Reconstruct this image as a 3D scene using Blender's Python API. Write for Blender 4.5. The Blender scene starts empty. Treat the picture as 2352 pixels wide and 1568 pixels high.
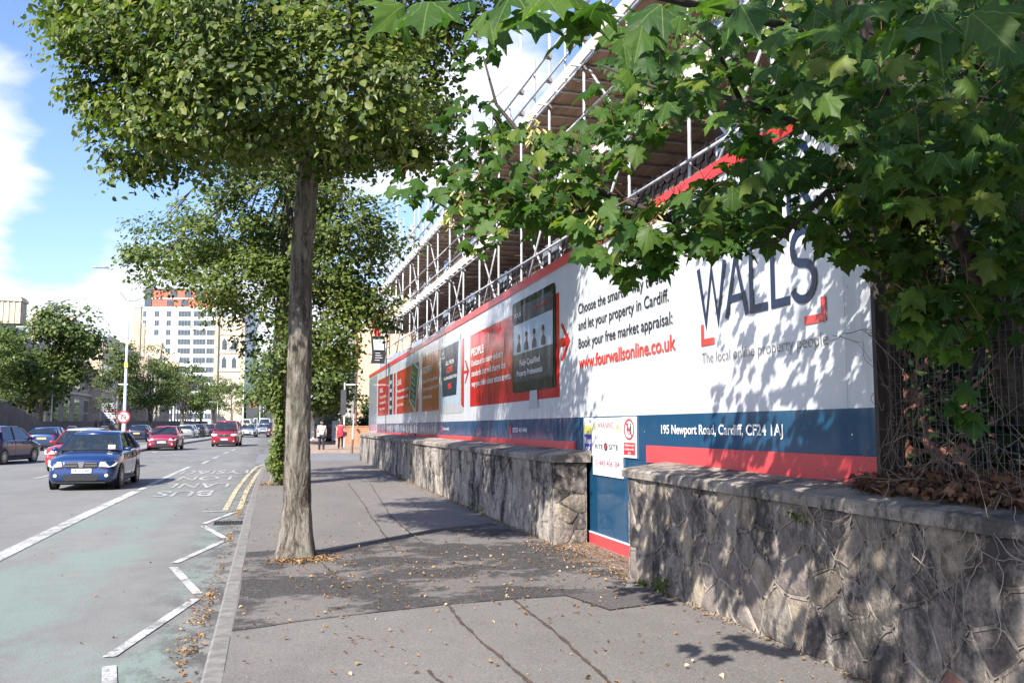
import bpy, math, random
import numpy as np
from mathutils import noise as mnoise
from mathutils import Vector, Matrix, Euler
R = math.radians
random.seed(7); rng = np.random.default_rng(7)
S = bpy.context.scene
COL = S.collection

# ------------------------------------------------------------------ camera
EYE = 1.6; YAW = R(14.78); PITCH = R(4.95); FPX = 2100.0
cd = bpy.data.cameras.new('camera'); cam = bpy.data.objects.new('camera', cd); COL.objects.link(cam)
cd.sensor_width = 36; cd.lens = 36*FPX/2352; cd.clip_start = .05; cd.clip_end = 3000
cam.location = (0, 0, EYE); cam.rotation_euler = (R(90)+PITCH, 0, -YAW)
S.camera = cam
# ------------------------------------------------------------------ sun and sky
SUN_EL = R(38); SUN_TRAVEL = Vector((.656, .755))
az = math.atan2(-SUN_TRAVEL.x, -SUN_TRAVEL.y)          # direction towards the sun, clockwise from +Y
sd = bpy.data.lights.new('sun', 'SUN'); sun = bpy.data.objects.new('sun', sd); COL.objects.link(sun)
sd.energy = 5.0; sd.angle = R(.5); sd.color = (1, .955, .88)
tv = Vector((SUN_TRAVEL.x*math.cos(SUN_EL), SUN_TRAVEL.y*math.cos(SUN_EL), -math.sin(SUN_EL)))
sun.rotation_euler = tv.to_track_quat('-Z', 'Y').to_euler()
W = bpy.data.worlds.new('World'); S.world = W; W.use_nodes = True
nt = W.node_tree; nt.nodes.clear()
def wn(t, **k):
    n = nt.nodes.new(t)
    for a, b in k.items(): setattr(n, a, b)
    return n
out = wn('ShaderNodeOutputWorld'); bg = wn('ShaderNodeBackground'); sky = wn('ShaderNodeTexSky')
sky.sky_type = 'NISHITA'; sky.sun_disc = False; sky.sun_elevation = SUN_EL; sky.sun_rotation = az
sky.air_density = 1.0; sky.dust_density = 1.2; sky.ozone_density = 2.0
bg.inputs['Strength'].default_value = .118
tc = wn('ShaderNodeTexCoord'); sep = wn('ShaderNodeSeparateXYZ'); nt.links.new(tc.outputs['Generated'], sep.inputs[0])
def wm(op, a, b=None, c=None):
    n = wn('ShaderNodeMath', operation=op)
    for i, v in enumerate((a, b, c)):
        if v is None: continue
        if isinstance(v, (int, float)): n.inputs[i].default_value = v
        else: nt.links.new(v, n.inputs[i])
    return n.outputs[0]
zc = wm('ADD', wm('MAXIMUM', sep.outputs[2], 0.0), .22)
comb = wn('ShaderNodeCombineXYZ')
nt.links.new(wm('DIVIDE', sep.outputs[0], zc), comb.inputs[0]); nt.links.new(wm('DIVIDE', sep.outputs[1], zc), comb.inputs[1])
def wnoise(scale, detail, off, rough=.55):
    m = wn('ShaderNodeMapping'); m.inputs['Location'].default_value = off
    nt.links.new(comb.outputs[0], m.inputs[0])
    n = wn('ShaderNodeTexNoise'); n.inputs['Scale'].default_value = scale; n.inputs['Detail'].default_value = detail
    n.inputs['Roughness'].default_value = rough
    nt.links.new(m.outputs[0], n.inputs['Vector']); return n.outputs['Fac']
n1 = wnoise(1.35, 8, (3.1, 1.2, 0)); n2 = wnoise(.55, 3, (7.3, 2.7, 0))
fog = wm('MULTIPLY', wm('SUBTRACT', .30, sep.outputs[2]), .72)       # more cloud towards the horizon
cov = wm('ADD', wm('ADD', wm('MULTIPLY', n1, .80), wm('MULTIPLY', n2, .30)), wm('MAXIMUM', fog, -.06))
def blob(v, r, amp):                                     # a cloud bank (or a clearing) around a direction
    d = wn('ShaderNodeVectorMath', operation='DISTANCE'); nrm = wn('ShaderNodeVectorMath', operation='NORMALIZE')
    nt.links.new(tc.outputs['Generated'], nrm.inputs[0]); nt.links.new(nrm.outputs[0], d.inputs[0]); d.inputs[1].default_value = v
    q = wm('MAXIMUM', wm('SUBTRACT', 1.0, wm('DIVIDE', d.outputs['Value'], r)), 0.0); return wm('MULTIPLY', wm('POWER', q, .7), amp)
for v, r_, am in (((-.25, .938, .24), .06, .10), ((-.26, .905, .335), .10, .09), ((-.17, .967, .187), .10, -.20), ((-.23, .958, .165), .07, -.14), ((-.20, .936, .295), .06, -.12), ((-.21, .973, .085), .16, .22), ((.107, .962, .253), .14, .10), ((.226, .904, .362), .16, .16)):
    cov = wm('ADD', cov, blob(v, r_, am))
mr = wn('ShaderNodeMapRange'); mr.interpolation_type = 'SMOOTHSTEP'
mr.inputs['From Min'].default_value = .575; mr.inputs['From Max'].default_value = .69
nt.links.new(cov, mr.inputs['Value'])
mixc = wn('ShaderNodeMix', data_type='RGBA')
nt.links.new(wm('MULTIPLY', mr.outputs[0], .93), mixc.inputs[0])
skb = wn('ShaderNodeMix', data_type='RGBA', blend_type='MULTIPLY'); skb.inputs[0].default_value = 1
nt.links.new(sky.outputs[0], skb.inputs[6]); skb.inputs[7].default_value = (.90, .95, 1.16, 1)
nt.links.new(skb.outputs[2], mixc.inputs[6])
n3 = wnoise(3.2, 5, (1, 9, 0))
cr = wn('ShaderNodeMix', data_type='RGBA'); nt.links.new(n3, cr.inputs[0])
cr.inputs[6].default_value = (3.6, 3.9, 4.4, 1); cr.inputs[7].default_value = (5.6, 5.7, 5.9, 1)
nt.links.new(cr.outputs[2], mixc.inputs[7]); nt.links.new(mixc.outputs[2], bg.inputs['Color'])
nt.links.new(bg.outputs[0], out.inputs[0])
S.view_settings.view_transform = 'Standard'; S.view_settings.look = 'None'; S.view_settings.gamma = 1
S.view_settings.exposure = 1.1; S.view_settings.use_curve_mapping = False
S.cycles.max_bounces = 6; S.cycles.transparent_max_bounces = 12; S.cycles.diffuse_bounces = 3; S.cycles.glossy_bounces = 3
S.cycles.transmission_bounces = 4; S.cycles.caustics_reflective = False; S.cycles.caustics_refractive = False

# ------------------------------------------------------------------ survey helpers: sight lines measured on the photograph (2352 px wide)
ca, sa, cp, sp = math.cos(YAW), math.sin(YAW), math.cos(PITCH), math.sin(PITCH)
def ray(x, y):
    cx = (x-1176)/FPX; cy = -(y-784)/FPX; z = cp-cy*sp; u = sp+cy*cp
    return cx*ca+z*sa, -cx*sa+z*ca, u
def at(x, y, d):                                        # point at camera depth d
    r = ray(x, y); return Vector((r[0]*d, r[1]*d, EYE+r[2]*d))
def gz(x, y, Z=.1):
    r = ray(x, y); t = (Z-EYE)/r[2]; return (r[0]*t, r[1]*t)
def cshift(Y): return 0 if Y < 15 else (.00055*(Y-15)**2 if Y < 110 else 4.96+.1045*(Y-110))

# ------------------------------------------------------------------ materials
MATS = {}
def new_mat(name):
    m = bpy.data.materials.new(name); m.use_nodes = True; t = m.node_tree; t.nodes.clear()
    o = t.nodes.new('ShaderNodeOutputMaterial'); return m, t, o
class G:                                                # tiny node-graph helper
    def __init__(s, t): s.t = t
    def n(s, ty, **k):
        n = s.t.nodes.new(ty)
        for a, b in k.items(): setattr(n, a, b)
        return n
    def l(s, a, b): s.t.links.new(a, b)
    def put(s, sock, v):
        if v is None: return
        if isinstance(v, (int, float)): sock.default_value = v
        elif isinstance(v, tuple): sock.default_value = v if len(v) != 3 or len(sock.default_value) == 3 else (*v, 1)
        else: s.l(v, sock)
    def noise(s, scale=5, detail=4, rough=.55, sc=(1, 1, 1), off=(0, 0, 0), col=False, dist=0):
        c = s.n('ShaderNodeTexCoord'); m = s.n('ShaderNodeMapping')
        m.inputs['Scale'].default_value = sc; m.inputs['Location'].default_value = off
        s.l(c.outputs['Object'], m.inputs[0]); x = s.n('ShaderNodeTexNoise')
        x.inputs['Scale'].default_value = scale; x.inputs['Detail'].default_value = detail; x.inputs['Roughness'].default_value = rough
        x.inputs['Distortion'].default_value = dist
        s.l(m.outputs[0], x.inputs['Vector']); return x.outputs['Color' if col else 'Fac']
    def rng(s, v, a, b, c=0., d=1.):
        x = s.n('ShaderNodeMapRange'); x.inputs['From Min'].default_value = a; x.inputs['From Max'].default_value = b
        x.inputs['To Min'].default_value = c; x.inputs['To Max'].default_value = d; s.l(v, x.inputs['Value']); return x.outputs[0]
    def m(s, op, a, b=None):
        x = s.n('ShaderNodeMath', operation=op); s.put(x.inputs[0], a); s.put(x.inputs[1], b); return x.outputs[0]
    def mix(s, f, a, b, mode='MIX'):
        x = s.n('ShaderNodeMix', data_type='RGBA', blend_type=mode); s.put(x.inputs[0], f); s.put(x.inputs[6], a); s.put(x.inputs[7], b); return x.outputs[2]
    def bump(s, h, strength=.3, dist=.01):
        x = s.n('ShaderNodeBump'); x.inputs['Strength'].default_value = strength; x.inputs['Distance'].default_value = dist
        s.l(h, x.inputs['Height']); return x.outputs[0]
    def pr(s, color, rough=.6, normal=None, metallic=0., coat=0., spec=None, **k):
        p = s.n('ShaderNodeBsdfPrincipled'); s.put(p.inputs['Base Color'], color); s.put(p.inputs['Roughness'], rough)
        p.inputs['Metallic'].default_value = metallic; p.inputs['Coat Weight'].default_value = coat
        p.inputs['Coat Roughness'].default_value = .03
        if spec is not None: p.inputs['Specular IOR Level'].default_value = spec
        if normal is not None: s.l(normal, p.inputs['Normal']); s.l(normal, p.inputs['Coat Normal'])
        for a, b in k.items(): s.put(p.inputs[a], b)
        return p
def pm(name, c, rough=.6, var=.2, scale=6, bump=0., bscale=None, metallic=0., coat=0., dist=.005, sc=(1, 1, 1), spec=None):
    if name in MATS: return MATS[name]
    m, t, o = new_mat(name); g = G(t)
    nz = g.noise(scale, 5, sc=sc)
    f = g.rng(nz, .3, .7, 1-var, 1+var)
    x = g.n('ShaderNodeMix', data_type='RGBA', blend_type='MULTIPLY'); x.inputs[0].default_value = 1
    g.put(x.inputs[6], (*c, 1)); cb = g.n('ShaderNodeCombineColor')
    for i in range(3): g.l(f, cb.inputs[i])
    g.l(cb.outputs[0], x.inputs[7])
    nrm = g.bump(g.noise(bscale or scale*6, 5, sc=sc), bump, dist) if bump else None
    p = g.pr(x.outputs[2], rough, nrm, metallic, coat, spec); g.l(p.outputs[0], o.inputs[0]); MATS[name] = m; return m
def leaf_mat(name, c1, c2, c3=None, trans=.35, rough=.42, back=1.35, veins=False):
    m, t, o = new_mat(name); g = G(t)
    geo = g.n('ShaderNodeNewGeometry'); r = geo.outputs['Random Per Island']
    oi = g.n('ShaderNodeObjectInfo'); r2 = g.m('FRACT', g.m('ADD', r, oi.outputs['Random']))
    ramp = g.n('ShaderNodeValToRGB'); e = ramp.color_ramp.elements
    e[0].color = (*c1, 1); e[1].color = (*c2, 1); e[1].position = .85
    if c3: x = e.new(.97); x.color = (*c3, 1)
    g.l(r2, ramp.inputs[0])
    nz = g.noise(1.1, 3); col = g.mix(g.rng(nz, .35, .65, 0, .55), ramp.outputs[0], (c1[0]*.7, c1[1]*.72, c1[2]*.7, 1))
    if veins:
        co = g.n('ShaderNodeTexCoord'); s3 = g.n('ShaderNodeSeparateXYZ'); g.l(co.outputs['Object'], s3.inputs[0]); vx, vy = s3.outputs[0], s3.outputs[1]
        th = g.m('ARCTAN2', vy, vx); rad = g.m('SQRT', g.m('ADD', g.m('MULTIPLY', vx, vx), g.m('MULTIPLY', vy, vy)))
        v1 = g.m('MULTIPLY', g.m('ABSOLUTE', g.m('SINE', g.m('MULTIPLY', th, 4.0))), rad); v2 = g.m('ABSOLUTE', g.m('SINE', g.m('MULTIPLY', g.m('SUBTRACT', vy, g.m('ABSOLUTE', vx)), 22.)))
        ve = g.m('ADD', g.rng(v1, .02, .07, .55, 0), g.rng(v2, .05, .3, .16, 0)); col = g.mix(ve, col, (.17, .24, .07, 1))
        col = g.mix(g.rng(g.noise(9, 5, .7), .60, .72, 0, .5), col, (.13, .10, .03, 1))
    bc = g.mix(g.m('MULTIPLY', geo.outputs['Backfacing'], .5), col, (c2[0]*back, c2[1]*back*.95, c2[2]*back*1.3, 1))
    p = g.pr(bc, rough, spec=.28)
    tr = g.n('ShaderNodeBsdfTranslucent'); g.l(g.mix(1., col, (1.6, 1.9, .7, 1), 'MULTIPLY'), tr.inputs[0])
    ms = g.n('ShaderNodeMixShader'); ms.inputs[0].default_value = trans
    g.l(p.outputs[0], ms.inputs[1]); g.l(tr.outputs[0], ms.inputs[2]); g.l(ms.outputs[0], o.inputs[0]); MATS[name] = m; return m
def glass_mat(name, tint, alpha=.35):
    m, t, o = new_mat(name); g = G(t)
    p = g.pr((*tint, 1), .03, spec=.9, coat=.6); tr = g.n('ShaderNodeBsdfTransparent'); tr.inputs[0].default_value = (.75, .8, .8, 1)
    ms = g.n('ShaderNodeMixShader'); ms.inputs[0].default_value = alpha
    g.l(p.outputs[0], ms.inputs[1]); g.l(tr.outputs[0], ms.inputs[2]); g.l(ms.outputs[0], o.inputs[0]); MATS[name] = m; return m
def board_mat(name, c, wave=.022, rough=.12, coat=.14):   # glossy printed site board: slightly buckled
    if name in MATS: return MATS[name]
    m, t, o = new_mat(name); g = G(t)
    h = g.m('ADD', g.noise(.9, 2, sc=(1.3, 1, .5)), g.m('MULTIPLY', g.noise(3.5, 2, sc=(1, 1, .25)), .16))
    nrm = g.bump(h, 1., wave)
    dirt = g.noise(2.3, 6, sc=(1, 1, .6)); col = g.mix(g.rng(dirt, .45, .75, 0, .18), (*c, 1), (c[0]*.75+.02, c[1]*.75+.02, c[2]*.75+.015, 1))
    p = g.pr(col, rough, nrm, coat=coat, spec=.36); g.l(p.outputs[0], o.inputs[0]); MATS[name] = m; return m

def asphalt_mat(name, base, green=False, patch=False):
    m, t, o = new_mat(name); g = G(t)
    big = g.noise(.55, 6, .6, sc=(1, .35, 1)); mid = g.noise(3.0, 6, .6); fine = g.noise(62, 5, .8); grit = g.noise(28, 3, .7)
    c = g.mix(g.rng(big, .3, .7), (base[0]*.80, base[1]*.80, base[2]*.80, 1), (base[0]*1.15, base[1]*1.15, base[2]*1.13, 1))
    c = g.mix(g.rng(mid, .35, .7, 0, .35), c, (base[0]*.62, base[1]*.6, base[2]*.58, 1))
    if green:
        co = g.n('ShaderNodeTexCoord'); s3 = g.n('ShaderNodeSeparateXYZ'); g.l(co.outputs['Object'], s3.inputs[0])
        X, Y = s3.outputs[0], s3.outputs[1]
        inx = g.m('MULTIPLY', g.rng(X, -3.25, -2.75), g.rng(X, -.75, -.35, 1, 0))
        iny = g.rng(Y, 13, 27, 1, .1)
        worn = g.m('ADD', g.m('MULTIPLY', g.noise(.9, 5, .6, sc=(1, .45, 1), off=(2, 3.3, 0)), .8), g.m('MULTIPLY', g.noise(9, 5, .7, sc=(1, .5, 1)), .3))
        track = g.m('ABSOLUTE', g.m('SUBTRACT', X, -1.25)); tr = g.rng(track, .1, .55, -.13, .0)
        f = g.m('MULTIPLY', g.m('MULTIPLY', inx, iny), g.rng(g.m('ADD', worn, tr), .46, .60, .0, .46))
        c = g.mix(f, c, (.17, .27, .225, 1))
        edge = g.m('MULTIPLY', g.rng(X, -1.15, -.45), g.rng(g.noise(4, 6, .75, off=(5, 1, 0), sc=(1, .5, 1)), .46, .56))
        c = g.mix(g.m('MULTIPLY', edge, .75), c, (.045, .042, .04, 1))
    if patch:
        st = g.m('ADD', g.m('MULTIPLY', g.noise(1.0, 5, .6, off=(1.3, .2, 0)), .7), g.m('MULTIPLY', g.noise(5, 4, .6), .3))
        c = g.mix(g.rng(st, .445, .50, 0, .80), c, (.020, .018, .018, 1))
    c = g.mix(g.rng(fine, .53, .66, 0, .55), c, (.33, .31, .29, 1))
    c = g.mix(g.rng(fine, .47, .33, 0, .6), c, (.045, .042, .04, 1))
    nrm = g.bump(g.m('ADD', fine, grit), .45, .004)
    p = g.pr(c, .85, nrm, spec=.25); g.l(p.outputs[0], o.inputs[0]); MATS[name] = m; return m

M_road = asphalt_mat('road_asphalt', (.200, .197, .190), green=True)
M_pave = asphalt_mat('pavement_asphalt', (.172, .158, .146))
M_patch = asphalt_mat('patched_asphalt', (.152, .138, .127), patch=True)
def paint_mat(name, c, wear=.5):
    m, t, o = new_mat(name); g = G(t)
    w = g.m('ADD', g.m('MULTIPLY', g.noise(22, 5, .75), .6), g.m('MULTIPLY', g.noise(2.5, 4), .4))
    col = g.mix(g.rng(w, wear-.02, wear+.10, 0, .85), (*c, 1), (.12, .118, .115, 1))
    p = g.pr(col, .7, spec=.3); g.l(p.outputs[0], o.inputs[0]); return m
M_white = paint_mat('white_road_paint', (.50, .50, .48), .475); M_letters = paint_mat('worn_lettering_paint', (.44, .44, .43), .465); M_faint = paint_mat('worn_white_paint', (.45, .45, .44), .44)
M_yellow = paint_mat('yellow_road_paint', (.50, .43, .26), .49)
M_kerb = pm('kerb_concrete', (.175, .162, .148), .9, .3, 9, .4, 60)
M_leafA = leaf_mat('lime_leaf', (.024, .050, .008), (.150, .195, .034), (.24, .24, .06), trans=.34, rough=.5)
M_bract = leaf_mat('lime_bract', (.17, .20, .09), (.30, .32, .16), trans=.3, back=1.0)
M_leafF = leaf_mat('far_leaf', (.034, .062, .014), (.145, .185, .045), trans=.24, rough=.5)
M_syc = leaf_mat('sycamore_leaf', (.026, .070, .014), (.078, .145, .020), (.17, .21, .03), trans=.42, rough=.55)
M_sycN = leaf_mat('sycamore_leaf_near', (.026, .070, .014), (.085, .150, .022), (.17, .21, .03), trans=.42, rough=.5, veins=True)
M_ivy = leaf_mat('ivy_leaf', (.012, .03, .008), (.032, .062, .014), trans=.12, rough=.7)
M_dead = leaf_mat('dead_leaf', (.20, .095, .040), (.42, .27, .14), (.55, .42, .26), trans=.12, rough=.7, back=1.0)
M_deadb = leaf_mat('brown_leaf_litter', (.06, .035, .022), (.20, .10, .05), (.34, .20, .11), trans=.1, rough=.8, back=1.0)

def bark_mat(name, c, lichen):
    m, t, o = new_mat(name); g = G(t)
    f = g.noise(11, 7, .7, sc=(1, 1, .16), dist=1.2); f2 = g.noise(38, 5, .7, sc=(1, 1, .35)); l = g.noise(3.2, 5, .65)
    col = g.mix(g.rng(f, .42, .56), (c[0]*.26, c[1]*.25, c[2]*.23, 1), (*c, 1)); fl = g.noise(6, 6, .7, sc=(1, 1, .8), off=(4, 4, 4)); col = g.mix(g.rng(fl, .55, .64, 0, .55), col, (c[0]*.4, c[1]*.38, c[2]*.36, 1))
    col = g.mix(g.rng(l, .5, .66, 0, .6), col, (*lichen, 1)); col = g.mix(g.rng(f2, .55, .8, 0, .5), col, (c[0]*1.5, c[1]*1.5, c[2]*1.45, 1))
    nrm = g.bump(g.m('ADD', f, g.m('MULTIPLY', f2, .35)), 1., .06)
    p = g.pr(col, .9, nrm, spec=.15); g.l(p.outputs[0], o.inputs[0]); MATS[name] = m; return m
M_bark = bark_mat('lime_bark', (.25, .222, .185), (.23, .23, .18))
M_barkS = bark_mat('sycamore_bark', (.125, .105, .09), (.16, .15, .12))
M_twig = pm('twig', (.035, .026, .02), .8, .3, 9)

# ------------------------------------------------------------------ mesh helpers
OFF = {}                                                # world offset of each root (so parts can be given in world coordinates)
def setp(o, **k):
    for a, b in k.items():
        if b is not None: o[a] = b
    return o
class MB:
    def __init__(s): s.v = []; s.f = []; s.sm = False
    def face(s, pts, both=False):
        i = len(s.v); s.v += [tuple(p) for p in pts]; s.f.append(tuple(range(i, i+len(pts)))); return s
    def box(s, a, b, M=None):
        x0, y0, z0 = a; x1, y1, z1 = b; i = len(s.v)
        P = [(x0, y0, z0), (x1, y0, z0), (x1, y1, z0), (x0, y1, z0), (x0, y0, z1), (x1, y0, z1), (x1, y1, z1), (x0, y1, z1)]
        if M is not None: P = [tuple(M @ Vector(p)) for p in P]
        s.v += P; s.f += [tuple(i+k for k in q) for q in ((0, 3, 2, 1), (4, 5, 6, 7), (0, 1, 5, 4), (1, 2, 6, 5), (2, 3, 7, 6), (3, 0, 4, 7))]; return s
    def tube(s, pts, rad, n=8, cap=True):
        pts = [Vector(p) for p in pts]; rad = rad if isinstance(rad, (list, tuple)) else [rad]*len(pts); i0 = len(s.v); ref = None
        for k, p in enumerate(pts):
            d = (pts[min(k+1, len(pts)-1)]-pts[max(k-1, 0)])
            if d.length < 1e-9: d = Vector((0, 0, 1))
            d.normalize()
            if ref is None: ref = Vector((1, 0, 0)) if abs(d.x) < .8 else Vector((0, 1, 0))
            u = (ref-d*ref.dot(d)).normalized(); w = d.cross(u); ref = u
            for j in range(n):
                a = 2*math.pi*j/n; s.v.append(tuple(p+(u*math.cos(a)+w*math.sin(a))*rad[k]))
        for k in range(len(pts)-1):
            for j in range(n):
                a = i0+k*n+j; b = i0+k*n+(j+1) % n; s.f.append((a, b, b+n, a+n))
        if cap: s.f.append(tuple(i0+j for j in reversed(range(n)))); s.f.append(tuple(i0+(len(pts)-1)*n+j for j in range(n)))
        return s
    def prism(s, poly, z0, z1, M=None):                 # poly in xy, extruded in z
        n = len(poly); i = len(s.v); P = [(x, y, z0) for x, y in poly]+[(x, y, z1) for x, y in poly]
        if M is not None: P = [tuple(M @ Vector(p)) for p in P]
        s.v += P; s.f.append(tuple(i+j for j in reversed(range(n)))); s.f.append(tuple(i+n+j for j in range(n)))
        s.f += [(i+j, i+(j+1) % n, i+n+(j+1) % n, i+n+j) for j in range(n)]; return s
    def loft(s, rings, close=True, caps=True):
        n = len(rings[0]); i = len(s.v)
        for r in rings: s.v += [tuple(p) for p in r]
        for k in range(len(rings)-1):
            for j in range(n if close else n-1):
                a = i+k*n+j; b = i+k*n+(j+1) % n; s.f.append((a, b, b+n, a+n))
        if caps: s.f.append(tuple(i+j for j in reversed(range(n)))); s.f.append(tuple(i+(len(rings)-1)*n+j for j in range(n)))
        return s
    def build(s, name, m, parent=None, smooth=False, local=False, **props):
        me = bpy.data.meshes.new(name); off = Vector(OFF.get(parent.name, (0, 0, 0))) if parent and not local else Vector((0, 0, 0))
        vs = [tuple(Vector(v)-off) for v in s.v] if off.length else s.v
        me.from_pydata(vs, [], s.f); me.materials.append(m)
        if smooth: me.polygons.foreach_set('use_smooth', [True]*len(me.polygons))
        o = bpy.data.objects.new(name, me); COL.objects.link(o)
        if parent: o.parent = parent; OFF[o.name] = tuple(off)
        setp(o, **props); return o
def thing(name, label, cat, loc=(0, 0, 0), rot=(0, 0, 0), group=None):
    o = bpy.data.objects.new(name, None); COL.objects.link(o); o.location = loc; o.rotation_euler = rot; o.empty_display_size = .2
    setp(o, label=label, category=cat, group=group); OFF[o.name] = tuple(loc) if tuple(rot) == (0, 0, 0) else (0, 0, 0); return o
def tag(o, label, cat, group=None): return setp(o, label=label, category=cat, group=group)
def origin_to(o, p):                                    # move a one-mesh thing's origin to its base
    p = Vector(p); o.data.transform(Matrix.Translation(-p)); o.location = p; return o
def copy_tree(o, parent=None):
    c = o.copy(); COL.objects.link(c)
    if parent: c.parent = parent
    for ch in o.children: copy_tree(ch, c)
    return c
def bmesh_np(name, V, F, m, parent=None, smooth=False, **props):
    me = bpy.data.meshes.new(name); nv, nf, k = len(V), len(F), F.shape[1]
    off = np.array(OFF.get(parent.name, (0, 0, 0))) if parent else np.zeros(3)
    me.vertices.add(nv); me.vertices.foreach_set('co', (V-off).astype(np.float32).ravel())
    me.loops.add(nf*k); me.loops.foreach_set('vertex_index', F.astype(np.int32).ravel())
    me.polygons.add(nf); me.polygons.foreach_set('loop_start', np.arange(0, nf*k, k, dtype=np.int32))
    me.polygons.foreach_set('loop_total', np.full(nf, k, dtype=np.int32))
    if smooth: me.polygons.foreach_set('use_smooth', np.ones(nf, dtype=bool))
    me.update(calc_edges=True); me.materials.append(m)
    o = bpy.data.objects.new(name, me); COL.objects.link(o)
    if parent: o.parent = parent; OFF[o.name] = tuple(off)
    setp(o, **props); return o
LIME_V = np.array([(0, 0, 0), (.36, .22, .10), (.40, .62, .07), (0, 1.05, -.10), (-.40, .62, .07), (-.36, .22, .10)]); LIME_F = np.array([(0, 1, 2, 3), (0, 3, 4, 5)])
def norm(a): return a/np.maximum(np.linalg.norm(a, axis=1, keepdims=True), 1e-9)
def leaf_np(P, Nrm, size, TV, TF, droop=.8, jitter=.7):
    n = len(P); z = norm(Nrm+rng.normal(size=(n, 3))*jitter); t = rng.normal(size=(n, 3)); t[:, 2] -= droop
    y = norm(t-z*np.sum(t*z, axis=1, keepdims=True)); x = np.cross(y, z)
    L = TV[None]*np.asarray(size)[:, None, None]
    V = P[:, None]+L[:, :, 0:1]*x[:, None]+L[:, :, 1:2]*y[:, None]+L[:, :, 2:3]*z[:, None]
    F = TF[None]+(np.arange(n)*len(TV))[:, None, None]
    return V.reshape(-1, 3), F.reshape(-1, TF.shape[1])
def crown(lobes, n_leaf, size, shell=.55, per=26, spread=.22, flat=.55, up=.7):
    """lobes: (centre, radius); clusters near each lobe's outside, leaves in each cluster"""
    w = np.array([l[1]**2.2 for l in lobes]); w /= w.sum(); ncl = max(4, int(n_leaf*1.45)//per)
    idx = rng.choice(len(lobes), ncl, p=w); C = np.array([l[0] for l in lobes])[idx]; Rr = np.array([l[1] for l in lobes])[idx]
    d = norm(rng.normal(size=(ncl, 3))); rr = Rr*(shell+(1.02-shell)*rng.random(ncl)**.6)*np.where(rng.random(ncl) < .12, 1.17, 1.)
    cc = C+d*rr[:, None]*np.array([1, 1, .82])
    fq = 1.05/max(.35, float(np.mean([l[1] for l in lobes])))                # clumps with hollows between them
    keep = np.array([mnoise.noise(Vector(q*fq)) > -.10+.16*random.random() for q in cc]); cc = cc[keep]; d = d[keep]; ncl = len(cc)
    P = np.repeat(cc, per, 0); D = np.repeat(d, per, 0)
    P = P+np.clip(rng.normal(size=P.shape), -1.7, 1.7)*spread*np.array([1, 1, flat])*np.repeat(.6+.8*rng.random(ncl), per)[:, None]
    Nn = D*.55+np.array([0, 0, up])-np.array([.25, .30, 0])
    sz = size*(.65+.7*rng.random(len(P))); return P, Nn, sz

# ================================================================== ground, road, pavement
def sheet(name, pts, z, m, parent=None, **p):
    return MB().face([(x, y, z) for x, y in pts]).build(name, m, parent, **p)
M_ground = pm('ground_earth', (.10, .10, .08), .95, .3, .3)
g0 = MB()
g0.box((-700, -120, -.5), (700, 1500, -.03)).build('ground', M_ground, kind='structure')
Ys = [-20, 0, 8, 15]+[15+3*k for k in range(1, 36)]+[150, 200, 260, 400]
def ribbon(name, xa, xb, y0, y1, z, m, parent=None, shift=True, **p):
    ys = sorted(set([y0]+[y for y in Ys if y0 < y < y1]+[y1])); mb = MB()
    V = []
    for y in ys:
        s = cshift(y) if shift else 0
        V += [(xa+s, y, z), (xb+s, y, z)]
    mb.v = V; mb.f = [(2*i, 2*i+1, 2*i+3, 2*i+2) for i in range(len(ys)-1)]
    return mb.build(name, m, parent, **p)
road = ribbon('road', -17.6, -.36, -20, 400, 0, M_road, kind='structure')
sheet('side_road', [(-.5, 35.5), (60, 35.5), (60, 46.5), (-.5, 46.5)], .004, pm('side_road_asphalt', (.155, .158, .165), .9, .2, 2, .3, 60), kind='structure')
def strip(name, pts, w, z, m, parent=road, ends='x'):
    """painted line through pts; ends cut square to the kerb"""
    mb = MB(); V = []
    for k, (x, y) in enumerate(pts):
        a = Vector(pts[max(k-1, 0)]); b = Vector(pts[min(k+1, len(pts)-1)]); d = (b-a).normalized()
        if ends == 'x': V += [(x-w/2, y, z), (x+w/2, y, z)]
        else: V += [(x-d.y*w/2*-1, y-d.x*w/2, z), (x+d.y*w/2*-1, y+d.x*w/2, z)]
    mb.v = V; mb.f = [(2*i, 2*i+1, 2*i+3, 2*i+2) for i in range(len(pts)-1)]
    return mb.build(name, m, parent)
# bus lane line, thick, then thinner lane line further on
strip('lane_line', [(-3.07, 3), (-3.05, 12), (-3.0, 17), (-2.9, 22.5)], .21, .008, M_white)
strip('lane_line', [(-2.88, 22.8), (-2.78, 29), (-2.66, 34)], .15, .008, M_white)
for y in (36, 41, 46.5, 51.5): strip('lane_dash', [(-2.72+cshift(y)*.9+.1, y), (-2.72+cshift(y+3)*.9+.1, y+3)], .12, .008, M_white)
for y in (59, 63): strip('lane_dash', [(-3.0+cshift(y), y), (-3.0+cshift(y+4), y+4)], .15, .008, M_white)
for y in (62, 72, 82): strip('lane_dash', [(-.9+cshift(y), y), (-.7+cshift(y+8), y+8)], .18, .008, M_white)
for y in range(14, 56, 7): strip('lane_dash', [(-6.35+cshift(y), y), (-6.35+cshift(y+2.4), y+2.4)], .12, .008, M_white)
for y in range(18, 60, 6): strip('lane_dash', [(-9.9+cshift(y), y), (-9.9+cshift(y+2), y+2)], .1, .008, M_faint)
zz = [(-.54, 17.0), (-.96, 15.15), (-.95, 14.85), (-.56, 13.25), (-.56, 12.95), (-1.0, 11.1), (-.99, 10.8), (-.61, 9.1), (-.61, 8.85), (-1.02, 6.85), (-.98, 6.6), (-.72, 5.0)]
for k in range(0, 12, 2): strip('zigzag_marking', [zz[k], zz[k+1]], .088, .008, M_white)
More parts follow.
